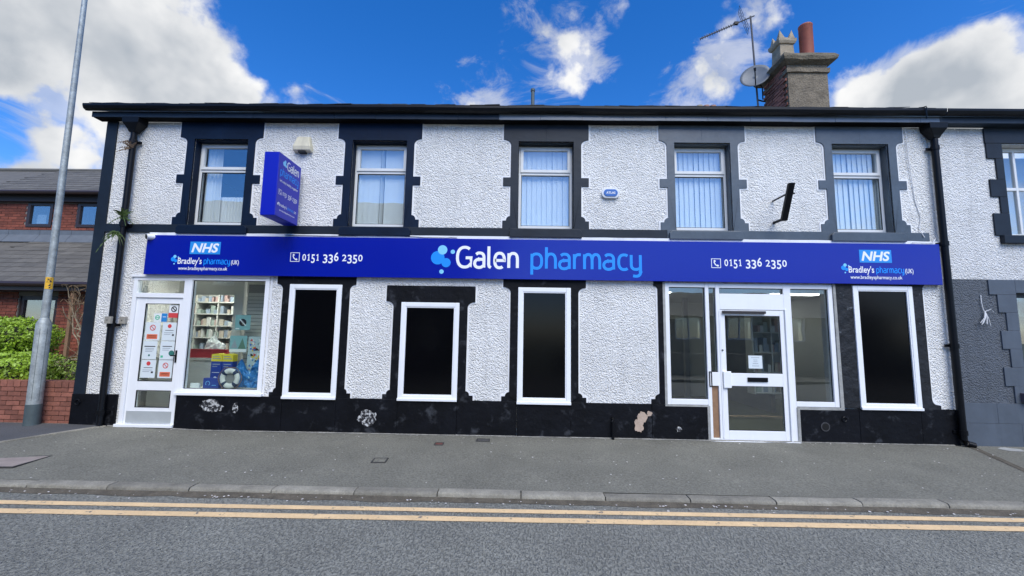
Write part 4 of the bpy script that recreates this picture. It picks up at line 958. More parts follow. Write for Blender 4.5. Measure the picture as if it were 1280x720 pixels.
for bx in (-5.707, 5.305):
    sgn(MB().box(bx+.205, bx+.720, SY-.001, SY+.001, 2.915, 3.125), 'nhs_box', nhs_blue)
    m = MB(); put_text(m, 'NHS', bx+.235, bx+.695, 2.950, .142, SY-.0025, .030, .22); sgn(m, 'nhs_lettering', white_print)
    sg_logo(bx-.060, 2.825, .038)
    m = MB(); put_text(m, "Bradley's", bx+.02, bx+.425, 2.750, .100, SY, .012); sgn(m, 'lettering', white_print)
    m = MB(); stroke_word(m, 'pharmacy', bx+.460, bx+.900, 2.750, .070, SY, .19); sgn(m, 'lettering', cyan_print)
    m = MB(); put_text(m, '(UK)', bx+.920, bx+1.050, 2.750, .070, SY, .012); sgn(m, 'lettering', white_print)
    m = MB(); put_text(m, 'www.bradleyspharmacy.co.uk', bx+.04, bx+.865, 2.648, .055, SY, .010); sgn(m, 'web_address', white_print)
# projecting sign: board perpendicular to the wall; lettering on its right-hand face
PS = thing('projecting_sign', 'blue double sided box sign projecting from the upper wall beside the first window', 'sign', (-3.83, -.05, 3.41))
MB().box(-.115, .115, -.70, -.055, 0, 1.0).build('sign_box', sign_blue_side, PS, bevel=.006)
m = MB(); m.box(-.02, .02, -.055, .045, .15, .2); m.box(-.02, .02, -.055, .045, .8, .85); m.build('bracket', gloss_black, PS)
def side_face(mb, name, m_):
    # drawn as x (left to right seen from the right side) , z  ->  rotate onto the +X face
    q = MB(); q.v = [(.1165-(y+.0)*1.0, -.70+x, z) for x, y, z in mb.v]; q.f = [tuple(f) for f in mb.f]; return q.build(name, m_, PS)
m = MB(); stroke_word(m, 'Galen', .235, .575, .80, .095, -.001, .18); side_face(m, 'lettering', white_print)
m = MB(); stroke_word(m, 'pharmacy', .055, .585, .655, .085, -.001, .18); side_face(m, 'lettering', cyan_print)
m = MB(); m.disc(.15, -.001, .865, .038); m.disc(.172, -.0015, .905, .024); m.disc(.195, -.002, .842, .024); m.disc(.225, -.001, .895, .010); side_face(m, 'logo_bubble', cyan_pale)
m = MB(); put_text(m, "let's stay healthy, together", .06, .585, .555, .038, -.001, .01); side_face(m, 'tag_line', white_print)
m = MB(); phone_icon(m, .05, .35, .08, -.001); put_digits(m, '0151', .16, .28, .36, .055, -.001); put_digits(m, '336', .31, .41, .36, .055, -.001); put_digits(m, '2350', .44, .58, .36, .055, -.001); side_face(m, 'phone_number', white_print)
m = MB(); m.disc(.055, -.001, .195, .018); m.disc(.068, -.0015, .213, .012); put_text(m, "Bradley's", .085, .30, .175, .045, -.001, .01); side_face(m, 'lettering', white_print)
m = MB(); stroke_word(m, 'pharmacy', .315, .50, .175, .032, -.001, .18); side_face(m, 'lettering', cyan_print)
m = MB(); put_text(m, '(UK)', .515, .58, .175, .034, -.001, .01); side_face(m, 'lettering', white_print)
m = MB(); put_text(m, 'www.bradleyspharmacy.co.uk', .10, .54, .10, .026, -.001, .01); side_face(m, 'web_address', white_print)

# ------------------------------------------------------------------ wall fittings
AL = thing('alarm_box', 'cream tapered alarm box high on the wall by the projecting sign', 'alarm box', (-3.75, 0, 4.72))
m = MB(); m.v = [(-.15, -.09, .02), (.15, -.09, .02), (.16, 0, 0), (-.16, 0, 0), (-.10, -.06, .27), (.10, -.06, .27), (.11, 0, .29), (-.11, 0, .29), (-.15, -.10, .09), (.15, -.10, .09), (.16, 0, .09), (-.16, 0, .09)]
m.f = [(3, 2, 1, 0), (0, 1, 9, 8), (8, 9, 5, 4), (4, 5, 6, 7), (1, 2, 10, 9), (9, 10, 6, 5), (3, 0, 8, 11), (11, 8, 4, 7), (2, 3, 11, 10), (10, 11, 7, 6)]
m.build('cover', cream, AL, bevel=.012); MB().box(-.06, .06, -.085, -.01, -.02, .005).build('sounder', rubber, AL)
AT = thing('alarm_box', 'oval white and blue burglar alarm bell box between the middle windows', 'alarm box', (1.51, 0, 4.05))
def oval(y0, y1, rx, rz, m_, nm, cut=.0, bev=.006):
    q = MB(); q.prism([(rx*math.cos(2*math.pi*k/32)*(1 if abs(math.sin(2*math.pi*k/32)) < .8 else 1), max(-rz*.86, min(rz*.86, rz*math.sin(2*math.pi*k/32)*1.1))) for k in range(32)], y0, y1); return q.build(nm, m_, AT, bevel=bev)
oval(-.050, 0, .150, .100, mat('bell_white', (.72, .74, .76), .35), 'case'); oval(-.062, -.049, .118, .072, mat('bell_blue', (.03, .13, .42), .3), 'lens')
m = MB(); put_text(m, 'ATLAS', -.075, .075, -.018, .036, -.0635, .02); m.build('lettering', white_print, AT)
CC = thing('security_camera', 'small white bullet security camera over the left end of the fascia sign', 'camera', (-6.20, -.06, 3.20))
m = MB(); m.tube([(.05, .0, .0), (-.005, -.085, -.01)], [.048, .050], 16); m.tube([(.05, .0, .0), (.10, .03, .0)], [.048, .03], 14); m.build('housing', upvc, CC, smooth=True)
m = MB(); m.tube([(-.0055, -.086, -.01), (-.011, -.094, -.011)], [.040, .038], 16); m.build('lens', rubber, CC)
m = MB(); m.tube([(.09, .02, 0), (.12, .055, .02)], .022, 10); m.build('mount', upvc, CC)
for k, (x, w, lab) in enumerate(((-6.66, .10, 'small beige junction box fixed across the left downpipe'), (-6.548, .095, 'small beige junction box just right of the left downpipe'))):
    t = thing('junction_box', lab, 'junction box', (x, -.15 if k == 0 else -.0, 1.74)); d = .0
    MB().box(-w/2, w/2, -.05 if k else -.035, 0 if k else .012, 0, .115).build('box_cover', plastic_grey, t, bevel=.006); MB().tube([(0, -.052 if k else -.037, .057), (0, -.056 if k else -.041, .057)], .008, 8).build('screw', gloss_black, t)
BK = thing('sign_bracket', 'empty black sign bracket sticking out of the wall between the last two windows', 'bracket', (4.22, 0, 3.55))
_m = MB().box(-.045, .045, -.03, .03, 0, .53); _m.v = [(x+.01*(1-z/.53), y-.24-.25*z/.53, z) for x, y, z in _m.v]; _m.build('upright', gloss_black, BK, bevel=.004)
m = MB(); m.tube([(0, -.40, .40), (0.0, .01, .40)], .014, 8); m.build('arm', gloss_black, BK); m = MB(); m.tube([(.01, -.24, .03), (0, .01, .03)], .024, 8); m.build('arm', gloss_black, BK)
m = MB(); m.box(.04, .10, -.415, -.405, .385, .405); m.build('lug', gloss_black, BK)
# cables
def cable(pts, r, m_, label):
    q = MB(); out = []
    for i in range(len(pts)-1):
        a, b = Vector(pts[i]), Vector(pts[i+1])
        for k in range(6): out.append(tuple(a.lerp(b, k/6)+Vector((mn.noise(a*9+Vector((k, 0, 0)))*.006, 0, mn.noise(a*7+Vector((0, k, 0)))*.008))))
    out.append(pts[-1]); q.tube(out, r, 5); return tag(q.build('wall_cable', m_, smooth=True), label, 'cable')
cable([(6.48, -.03, 5.24), (6.50, -.025, 4.6), (6.55, -.01, 4.0), (6.62, -.01, 3.7), (6.58, -.01, 3.5), (6.62, -.05, 3.35)], .006, cable_w, 'thin pale cable hanging down beside the last upstairs window')
cable([(6.40, -.06, 3.262), (6.55, -.09, 3.245), (6.70, -.09, 3.25), (6.78, -.06, 3.33), (6.74, -.045, 3.40)], .008, cable_w, 'looped white cable end above the right end of the blue sign')
cable([(6.60, -.285, 5.27), (6.585, -.300, 5.36), (6.60, -.30, 5.47), (6.56, -.20, 5.50), (6.45, -.16, 5.50)], .010, gloss_black, 'black cable looped over the gutter above the last window')
cable([(-3.95, -.055, 3.262), (-3.0, -.05, 3.255), (-2.2, -.055, 3.285), (-1.6, -.05, 3.25), (-1.05, -.05, 3.25)], .006, cable_m, 'thin grey cable running along the top of the fascia sign')

# ------------------------------------------------------------------ chimney, pots, aerial
CH = MB().box(6.29, 7.22, 2.52, 3.44, 5.4, 8.20).build('chimney', stucco_old, PH)
CH['label'] = 'tall chimney with rendered front and bare red brick side'
def stacks(parent, pts_rings, m_, name):
    q = MB()
    for (x0, x1, y0, y1, z) in pts_rings:
        n_ = 6
        ring_ = [(x0+(x1-x0)*i/n_, y0) for i in range(n_)]+[(x1, y0+(y1-y0)*i/n_) for i in range(n_)]+[(x1-(x1-x0)*i/n_, y1) for i in range(n_)]+[(x0, y1-(y1-y0)*i/n_) for i in range(n_)]
        for k, (x, y) in enumerate(ring_):
            e = .025*mn.noise(Vector((x*6, y*6, z*5))); cx_, cy_ = (x0+x1)/2, (y0+y1)/2
            q.v.append((x+(x-cx_)*e*1.5, y+(y-cy_)*e*1.5, z+e*.8))
    k = 24
    for i in range(len(pts_rings)-1):
        for j in range(k): j2 = (j+1) % k; q.f.append((i*k+j, i*k+j2, (i+1)*k+j2, (i+1)*k+j))
    q.f.append(tuple(reversed(range(k)))); q.f.append(tuple((len(pts_rings)-1)*k+j for j in range(k)))
    return q.build(name, m_, parent)
stacks(CH, [(6.25, 7.26, 2.48, 3.48, 7.93), (6.25, 7.26, 2.48, 3.48, 8.03)], stucco_old, 'band_course')
stacks(CH, [(6.28, 7.23, 2.50, 3.46, 8.13), (6.15, 7.36, 2.38, 3.58, 8.19), (6.12, 7.39, 2.36, 3.61, 8.27), (6.17, 7.34, 2.41, 3.55, 8.36), (6.42, 7.12, 2.62, 3.38, 8.46), (6.50, 7.05, 2.7, 3.3, 8.50)], stone_cap, 'cap')
random.seed(31)
bm_ = []
for v in range(3):
    q = MB().box(-.03, .012, -.105, .105, -.031, .031); q.v = [(x+random.uniform(-.006, .006) if x < 0 else x, y+random.uniform(-.006, .006), z+random.uniform(-.004, .004)) for x, y, z in q.v]
    me = bpy.data.meshes.new('brick'); me.from_pydata(q.v, [], q.f); me.materials.append(brick_old); bm_.append(me)
z = 6.80; row = 0
while z < 8.13:
    y = 2.66+(0 if row % 2 else .10)
    while y < 3.40:
        o = bpy.data.objects.new('brick', bm_[random.randrange(3)]); COL.objects.link(o); o.parent = CH; o.location = (6.283+random.uniform(-.004, .008), y, z)
        y += .225
    z += .076; row += 1
pot = MB(); n = 20
prof = [(.150, 8.42), (.150, 9.39), (.156, 9.40), (.156, 9.43), (.150, 9.44), (.125, 9.42), (.12, 9.0)]
def lathe(mb, cx, cy, prof, n=20):
    b = len(mb.v)
    for r_, z_ in prof:
        for k in range(n): a = 2*math.pi*k/n; mb.v.append((cx+r_*math.cos(a), cy+r_*math.sin(a), z_))
    for i in range(len(prof)-1):
        for k in range(n): k2 = (k+1) % n; mb.f.append((b+i*n+k, b+i*n+k2, b+(i+1)*n+k2, b+(i+1)*n+k))
    return mb
lathe(pot, 7.06, 2.92, prof); lathe(pot, 7.06, 2.92, [(.12, 9.0), (.001, 9.0)]); pot.build('chimney_pot', clay_red, CH, smooth=True)['label'] = 'round red clay pot'
q = MB(); cx, cy = 6.64, 3.18
def sqf(z, h): return (cx-h, cx+h, cy-h, cy+h, z)
cp = stacks(CH, [sqf(8.38, .19), sqf(9.02, .165), sqf(9.04, .20), sqf(9.10, .225), sqf(9.16, .225), sqf(9.17, .17)], clay_buff, 'chimney_pot'); cp['label'] = 'buff square pot with a crown top'
q = MB()
for sx, sy in ((-1, -1), (1, -1), (-1, 1), (1, 1)):
    b = len(q.v); x0, y0 = cx+sx*.12, cy+sy*.12; q.v += [(x0-.075, y0-.075, 9.165), (x0+.075, y0-.075, 9.165), (x0+.075, y0+.075, 9.165), (x0-.075, y0+.075, 9.165), (x0+sx*.03, y0+sy*.03, 9.42)]; q.f += [(b, b+1, b+4), (b+1, b+2, b+4), (b+2, b+3, b+4), (b+3, b, b+4), (b+3, b+2, b+1, b)]
q.build('crown', clay_buff, CH)
AE = thing('tv_aerial', 'long rooftop television aerial on a tall thin mast beside the chimney', 'aerial', (6.04, 3.3, 7.6))
m = MB(); m.tube([(0, 0, -.75), (-.10, 0, 2.42)], .022, 8); m.build('mast', alu, AE, smooth=True)
b0, b1 = Vector((-1.47, -.10, 1.70)), Vector((0.0, 0, 2.43))
m = MB(); m.tube([tuple(b0), tuple(b1)], .016, 6); m.build('boom', alu, AE)
for k in range(16):
    p = b0.lerp(b1, .02+.66*k/15); d = Vector((.25, .9, .1)).normalized()*.09; dz = Vector((.03, 0, .055))
    MB().tube([tuple(p-dz), tuple(p+dz)], .008, 4).build('director', alu, AE) if k % 1 == 0 else None
p = b0.lerp(b1, .66); MB().box(p.x-.05, p.x+.05, p.y-.03, p.y+.03, p.z-.03, p.z+.04).build('dipole_box', gloss_black, AE)
p = b0.lerp(b1, .80)
for sg in (-1, 1):
    m = MB(); dirn = Vector((-.10, 0, .26)) if sg > 0 else Vector((.10, 0, -.26)); side = Vector((.10, .22, .05))
    for t_ in (-1, -.33, .33, 1): m.tube([tuple(p+side*t_*.9+dirn*.1), tuple(p+side*t_*.9+dirn*1.15)], .005, 4)
    for t_ in (.15, .45, .75, 1.1): m.tube([tuple(p-side*.95+dirn*t_), tuple(p+side*.95+dirn*t_)], .005, 4)
    m.build('reflector', alu, AE)
m = MB(); m.tube([(.0, 0, .1), (.12, .05, .10), (.22, .10, .12)], .018, 6); m.tube([(-.02, 0, .52), (.10, .03, .52), (.14, .05, .45), (.14, .05, .15)], .016, 6); m.build('wall_bracket', gloss_black, AE)
SD = thing('satellite_dish', 'grey satellite dish clamped to the aerial mast beside the chimney', 'satellite dish', (5.90, 3.16, 8.27))
q = MB(); n = 28
nrm = Vector((-.42, -.72, .28)).normalized(); ux = Vector((0, 0, 1)).cross(nrm).normalized(); uy = nrm.cross(ux)
for j in range(6):
    rr = .34*j/5
    for k in range(n):
        a = 2*math.pi*k/n; p = ux*rr*math.cos(a)+uy*rr*1.05*math.sin(a)+nrm*(.55*rr*rr-.06); q.v.append(tuple(p))
for j in range(5):
    for k in range(n): k2 = (k+1) % n; q.f.append((j*n+k, j*n+k2, (j+1)*n+k2, (j+1)*n+k))
dd = q.build('reflector', dish_m, SD, smooth=True); sol = dd.modifiers.new('solid', 'SOLIDIFY'); sol.thickness = .008
q = MB(); e = nrm*.34+uy*-.10; q.tube([tuple(-uy*.33+nrm*.0), tuple(e-uy*.06)], .013, 6); q.build('arm', gloss_black, SD)
q = MB(); q.tube([tuple(e-uy*.04), tuple(e-nrm*.10)], [.03, .022], 10); q.build('receiver', gloss_black, SD)
q = MB(); q.tube([tuple(-nrm*.06), (.10, .10, -.05)], .03, 8); q.build('clamp', alu, SD)
t = thing('roof_vent_pipe', 'short grey vent pipe poking above the middle of the roof', 'vent pipe', (.245, 2.0, 6.3)); MB().tube([(0, 0, 0), (0, 0, .86)], .04, 12).build('pipe', galv_low, t, smooth=True); MB().tube([(0, 0, .80), (0, 0, .85)], .05, 12).build('collar', galv_low, t)

# ------------------------------------------------------------------ neighbour on the right
NB = thing('terraced_house', 'adjoining house, white above and dark grey below, at the right edge', 'building')
uo = (8.06, 9.26, 3.40, 4.97); lo = (8.02, 9.10, .88, 2.46)
grid_wall(6.93, 12.5, 2.676, 5.255, 0, .28, [uo]).build('upper_wall', render_white2, NB)
grid_wall(6.93, 12.5, .713, 2.675, .002, .28, [lo]).build('lower_wall', render_grey, NB)
paint_grey = mat('slate_grey_masonry_paint', (.078, .095, .118), .55, (18, .4, .005), (2.5, .14), streak=.2)
for r_, (z0, z1) in enumerate(((-.2, .40), (.403, .712))):
    x = 6.95-(.35 if r_ else 0)
    while x < 12.4:
        B(max(6.935, x), x+.92, -.022, .28, z0, z1).build('base_block', paint_grey, NB, bevel=.003); x += .923
# quoined surrounds, stone by stone
def quoins(xin, xs_, zs_, y, m_, right=False):
    for i in range(len(zs_)-1):
        o = xs_[i % len(xs_)]; a, b = (o, xin) if not right else (xin, o); B(a, b, y, .01, zs_[i]+.001, zs_[i+1]-.001).build('quoin', m_, NB, bevel=.004)
quoins(8.06, [7.80, 7.935], [4.985, 4.72, 4.36, 4.06, 3.78, 3.405][::-1], -.024, paint_slate)
quoins(9.26, [9.55, 9.40], [4.985, 4.72, 4.36, 4.06, 3.78, 3.405][::-1], -.024, paint_slate, True)
B(7.79, 9.56, -.026, .01, 4.987, 5.253).build('lintel', paint_slate, NB, bevel=.004); B(7.88, 9.46, -.07, .12, 3.27, 3.403).build('sill', paint_slate, NB, bevel=.006)
zq = [.714, .98, 1.27, 1.56, 1.85, 2.14, 2.43, 2.674]
quoins(8.02, [7.83, 7.70, 7.83, 7.72, 7.83, 7.72, 7.60], zq, -.018, paint_grey); quoins(9.10, [9.28, 9.42], zq, -.018, paint_grey, True)
B(8.021, 9.099, -.019, .01, 2.462, 2.674).build('lintel', paint_grey, NB, bevel=.004)
B(7.90, 9.22, -.10, .12, .735, .879).build('sill', mat('plum_grey_sill', (.09, .075, .095), .5), NB, bevel=.006)
w = frame_mb(8.062, 9.258, 3.405, 4.965, .06, .13, .19); w.box(8.40, 8.44, .131, .189, 3.465, 4.905); w.box(8.86, 8.90, .131, .189, 3.465, 4.905); w.box(8.122, 8.40, .132, .188, 4.22, 4.27); w.box(8.44, 8.86, .132, .188, 4.22, 4.27)
w = w.build('window', upvc_dull, NB, bevel=.004)
B(8.12, 9.20, .155, .16, 3.46, 4.91).build('pane', pane_up, w); B(8.0, 9.3, .6, .62, 3.3, 5.0).build('curtain', curtain_m, w)
w = frame_mb(8.022, 9.098, .88, 2.46, .06, .14, .20).build('window', paint_grey, NB); B(8.08, 9.04, .165, .17, .94, 2.40).build('pane', pane_far, w)
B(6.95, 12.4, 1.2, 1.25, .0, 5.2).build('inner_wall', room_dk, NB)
slope(6.935, 12.6, -.10, 5.47, 3.1, 5.47+3.2*tg, .06).build('roof', slate_l, NB)
B(6.935, 12.6, -.165, -.001, 5.262, 5.37).build('fascia_board', navy_board, NB)
gutter(6.97, 12.6, gloss_black, NB, sag=.006)
# frayed cable ends on the grey wall
FC = MB(); random.seed(77)
FC.tube([(7.46, -.012, 2.42), (7.45, -.02, 2.30), (7.47, -.02, 2.18), (7.49, -.03, 2.12)], .007, 5)
for k in range(7):
    a = random.uniform(-.10, .10); FC.tube([(7.48, -.03, 2.16), (7.48+a*.4, -.05, 2.05), (7.47+a, -.045, 1.93+random.uniform(-.02, .04))], .006, 5)
FC.tube([(7.48, -.03, 2.15), (7.56, -.05, 2.19), (7.60, -.045, 2.14)], .006, 5)
tag(FC.build('frayed_cable', cable_w), 'frayed bundle of pale cut cables on the grey wall', 'cable')

# ------------------------------------------------------------------ house behind with distant chimney pots
RH = thing('rear_house', 'house behind the pharmacy showing only its chimney pots over the roofline', 'building')
B(4.5, 11, 8.6, 14, 0, 6.5).build('wall', stucco_old, RH); 
m = MB(); m.v = [(4.4, 8.5, 6.5), (11.1, 8.5, 6.5), (11.1, 11.3, 8.6), (4.4, 11.3, 8.6), (4.4, 14.1, 6.5), (11.1, 14.1, 6.5)]; m.f = [(0, 1, 2, 3), (3, 2, 5, 4), (0, 3, 4), (1, 5, 2), (0, 4, 5, 1)]; m.build('roof', slate_l, RH)
B(7.9, 8.8, 10.9, 11.6, 8, 11.62).build('chimney', brick_old, RH)
for k, x in enumerate((8.02, 8.32, 8.62)): lathe(MB(), x, 11.1, [(.13, 11.5), (.11, 11.88), (.15, 11.92), (.15, 12.02), (.10, 12.03), (.001, 12.0)], 12).build('chimney_pot', clay_pink if k != 0 else clay_buff, RH)

# ------------------------------------------------------------------ brick house on the left
LH = thing('brick_house', 'red brick house with grey tiled roofs set back at the left', 'building')
def brick_mesh(m_, L_=.215, Hh=.065, T=.05, n=3, seed=1):
    random.seed(seed); out = []
    for v in range(n):
        q = MB().box(-L_/2, L_/2, 0, T, -Hh/2, Hh/2); q.v = [(x+random.uniform(-.002, .002), y+random.uniform(-.003, .003), z+random.uniform(-.0015, .0015)) for x, y, z in q.v]
        me = bpy.data.meshes.new('brick'); me.from_pydata(q.v, [], q.f); me.materials.append(m_); out.append(me)
    return out
def lay(parent, meshes, x0, x1, y, z0, z1, holes=(), L_=.215, course=.075, hdr=None):
    z = z0+course/2; row = 0
    while z < z1-.02:
        x = x0+(L_/2 if row % 2 else 0)+.0
        if row % 2: segs_ = [(x0, x0+L_/2-.005)]
        else: segs_ = []
        while x < x1-.03: segs_.append((x, min(x+L_, x1))); x += L_+.010
        for a, b in segs_:
            c = (a+b)/2
            if any(h[0]-.02 < c < h[1]+.02 and h[2] < z < h[3] for h in holes): continue
            o = bpy.data.objects.new('brick', random.choice(meshes)); COL.objects.link(o); o.parent = parent; o.location = (c, y+random.uniform(-.0025, .0025), z); o.scale = ((b-a)/L_, 1, 1)
        z += course; row += 1
bmL = brick_mesh(brick_red, seed=4)
UY, LY = 4.3, 2.4
wh = [(-13.78, -13.05, 4.42, 5.12), (-12.36, -11.62, 4.42, 5.12)]
grid_wall(-24, -10.0, 2.2, 5.33, UY+.015, UY+.3, wh).build('upper_wall', mortar, LH)
lay(LH, bmL, -14.75, -11.3, UY, 4.34, 5.12, wh)
B(-24, -10, UY-.12, UY+.01, 5.12, 5.34).build('soffit_board', mat('dark_brown_soffit', (.022, .016, .015), .6), LH)
brn = mat('dark_brown_frame', (.035, .022, .020), .4)
for k, h in enumerate(wh):
    w = frame_mb(h[0]+.002, h[1]-.002, h[2]+.002, h[3]-.002, .085, UY-.02, UY+.08).build('window', brn, LH, bevel=.004); w['label'] = ['small dark framed upstairs window, left of two', 'small dark framed upstairs window beside the pharmacy corner'][k]
    B(h[0]+.08, h[1]-.08, UY+.02, UY+.025, h[2]+.08, h[3]-.08).build('pane', pane_far, w)
    if k == 0: B(h[0]+.26, h[0]+.52, UY+.028, UY+.03, h[2]+.10, h[2]+.36).build('paper_sheet', wht, w)
# tiles as separate pieces
tm = MB().box(-.148, .148, 0, .34, 0, .016); tme = bpy.data.meshes.new('roof_tile'); tme.from_pydata(tm.v, [], tm.f); tme.materials.append(slate_l)
def tiled(parent, x0, x1, ya, za, yb, zb, rows, nm, bx=None):
    slope(bx or -24, -10.0 if yb > 4.4 else -9.3, ya, za-.005, yb, zb-.005, .05).build(nm, slate_l, parent)
    P = [o for o in parent.children if o.name.startswith(nm)][-1]; ang = math.atan2(zb-za, yb-ya); random.seed(rows)
    for r_ in range(rows):
        x = x0+(.15 if r_ % 2 else 0)
        while x < x1:
            t_ = r_/rows; o = bpy.data.objects.new('roof_tile', tme); COL.objects.link(o); o.parent = P
            o.location = (x, ya+(yb-ya)*t_, za+(zb-za)*t_+.010+random.uniform(0, .004)); o.rotation_euler = (ang-.035, random.uniform(-.006, .006), 0); x += .302
tiled(LH, -15.2, -11.3, UY-.22, 5.36, 6.2, 6.78, 10, 'roof')
slope(-24, -10.0, 8.3, 5.36, 6.2, 6.78, -.05).build('rear_roof', slate_l, LH)
MB().tube([(-24, 6.2, 6.80), (-10.0, 6.2, 6.80)], .07, 8).build('ridge', slate_l, LH)
MB().tube([(-24, UY-.28, 5.34), (-10.0, UY-.28, 5.34)], .055, 8).build('gutter', brn, LH)
tiled(LH, -13.4, -9.4, LY-.30, 2.63, UY-.03, 4.02, 10, 'lower_roof')
lead = mat('grey_lead_flashing', (.13, .145, .16), .5, (10, .3, .006), (4, .15))
x = -16.0
while x < -9.4:
    m = MB(); m.v = [(x, UY-.16, 3.97), (x+.88, UY-.16, 3.97), (x+.88, UY-.015, 4.20), (x, UY-.015, 4.20), (x, UY-.0145, 4.33), (x+.88, UY-.0145, 4.33)]; m.f = [(0, 1, 2, 3), (3, 2, 5, 4)]; o = m.build('flashing', lead, LH); s_ = o.modifiers.new('solid', 'SOLIDIFY'); s_.thickness = .006; x += .89
MB().tube([(-24, LY-.36, 2.60), (-9.3, LY-.36, 2.60)], .055, 8).build('gutter', brn, LH)
B(-24, -9.3, LY-.31, LY-.28, 2.46, 2.62).build('fascia_board', brn, LH)
B(-24, -9.3, LY-.28, LY+.02, 2.46, 2.475).build('porch_soffit', brn, LH)
lw_ = (-11.35, -10.45, .9, 2.36)
grid_wall(-24, -9.3, 0, 2.46, LY+.015, LY+.25, [lw_]).build('lower_wall', mortar, LH)
lay(LH, bmL, -12.6, -11.36, LY, 1.55, 2.46); lay(LH, bmL, -10.44, -9.32, LY, .90, 2.46)
w = frame_mb(lw_[0]+.002, lw_[1]-.002, lw_[2], lw_[3], .09, LY+.04, LY+.12).build('window', brn, LH); w['label'] = 'dark framed ground floor window behind the lamp column'
B(lw_[0]+.08, lw_[1]-.08, LY+.07, LY+.075, lw_[2]+.05, lw_[3]-.08).build('pane', pane_far, w)
B(lw_[0]-.1, lw_[1]+.1, LY+.13, LY+.14, lw_[2], lw_[3]).build('blind', mat('pale_blue_blind', (.26, .32, .34), .8), w)
B(-9.45, -9.31, LY+.02, 8, 0, 5.3).build('end_wall', brick_red, LH)

# garden wall
GW = thing('garden_wall', 'low red brick garden wall below the hedge at the left', 'wall', (0, 0, 0))
B(-16, -7.26, .038, .20, 0, .685).build('mortar_core', mat('dark_garden_mortar', (.10, .08, .07), .95, (40, .6, .006), (8, .15)), GW)
bmG = brick_mesh(brick_orange, T=.07, seed=9); lay(GW, bmG, -10.4, -7.25, .02, .086, .69)
random.seed(6)
hm = MB().box(-.0525, .0525, 0, .205, 0, .095); hme = bpy.data.meshes.new('coping_brick'); hme.from_pydata(hm.v, [], hm.f); hme.materials.append(brick_orange)
x = -7.31
while x > -10.4:
    o = bpy.data.objects.new('coping_brick', hme); COL.objects.link(o); o.parent = GW; o.location = (x, .01+random.uniform(-.003, .003), .688+random.uniform(-.003, .003)); x -= .115
# hedge and bush
def leaves(n, inside, size, seed, dens=None):
    random.seed(seed); q = MB(); c = 0
    while c < n:
        p, nn = inside()
        if p is None: continue
        s = size*random.uniform(.6, 1.3); d = (nn+Vector((random.gauss(0, .6), random.gauss(0, .6), random.gauss(0, .6)))).normalized()
        a = d.orthogonal().normalized(); b = d.cross(a); ang = random.random()*6.28; a2 = a*math.cos(ang)+b*math.sin(ang); b2 = d.cross(a2)
        k = len(q.v); q.v += [tuple(p-a2*s), tuple(p+b2*s*.45), tuple(p+a2*s), tuple(p-b2*s*.45)]; q.f.append((k, k+1, k+2, k+3)); c += 1
    return q
def blob_fn(cx, cy, cz, rx, ry, rz, pw=2., lump=.22):
    def f():
        d = Vector((random.gauss(0, 1), random.gauss(0, 1), random.gauss(0, 1))).normalized(); e = (abs(d.x)**pw+abs(d.y)**pw+abs(d.z)**pw)**(-1/pw)
        rr = e*(1+lump*mn.noise(d*3.3+Vector((cx, cy, cz))))*random.uniform(.80, 1.02)**.7
        rr *= 1+.10*mn.noise(Vector((d.x*rx, d.y*ry, d.z*rz))*9+Vector((cx, 0, 0)))
        if mn.noise(Vector((d.x*rx, d.y*ry, d.z*rz))*13) < -.15: rr *= .84
        return Vector((cx+d.x*rx*rr, cy+d.y*ry*rr, cz+d.z*rz*rr)), d
    return f
HG = thing('hedge', 'long low clipped green hedge growing over the garden wall', 'hedge', (0, 0, 0))
leaves(20000, blob_fn(-9.9, .50, .90, 1.75, .42, .30, 5., .10), .030, 1).build('foliage', leaf1, HG)
leaves(2200, blob_fn(-7.85, .60, .92, .50, .35, .22, 3., .3), .024, 3).build('foliage', leaf2, HG)
m = MB(); m.box(-11.3, -8.3, .30, .75, .15, 1.05); m.build('twiggy_core', mat('dark_twigs', (.03, .035, .015), .9, (20, 1., .05)), HG)
random.seed(12); m = MB()
for k in range(14): x = -11.2+.27*k; m.tube([(x, .5, .1), (x+.05, .5, .6), (x+random.uniform(-.1, .1), .5, 1.1)], .012, 5)
m.build('stems', bark_dk, HG)
BS = thing('rounded_bush', 'rounded dense green bush behind the hedge at the left edge', 'bush', (0, 0, 0))
leaves(13000, blob_fn(-10.25, 1.25, 1.42, 1.10, .60, .44, 2.4, .16), .030, 5).build('foliage', leaf1, BS)
m = MB(); m.v = []; nn1 = 12
lathe(m, 0, 0, [(.01, -.45), (.6, -.35), (.85, 0), (.65, .3), (.01, .42)], 16); m.v = [(-10.25+x*1.1, 1.25+y*.55, 1.40+z*.72) for x, y, z in m.v]; m.build('twiggy_core', mat('dark_twigs', (.03, .035, .015), .9), BS)
MB().tube([(-9.95, 1.25, .05), (-9.93, 1.25, 1.3)], [.05, .03], 7).build('trunk', bark_dk, BS)
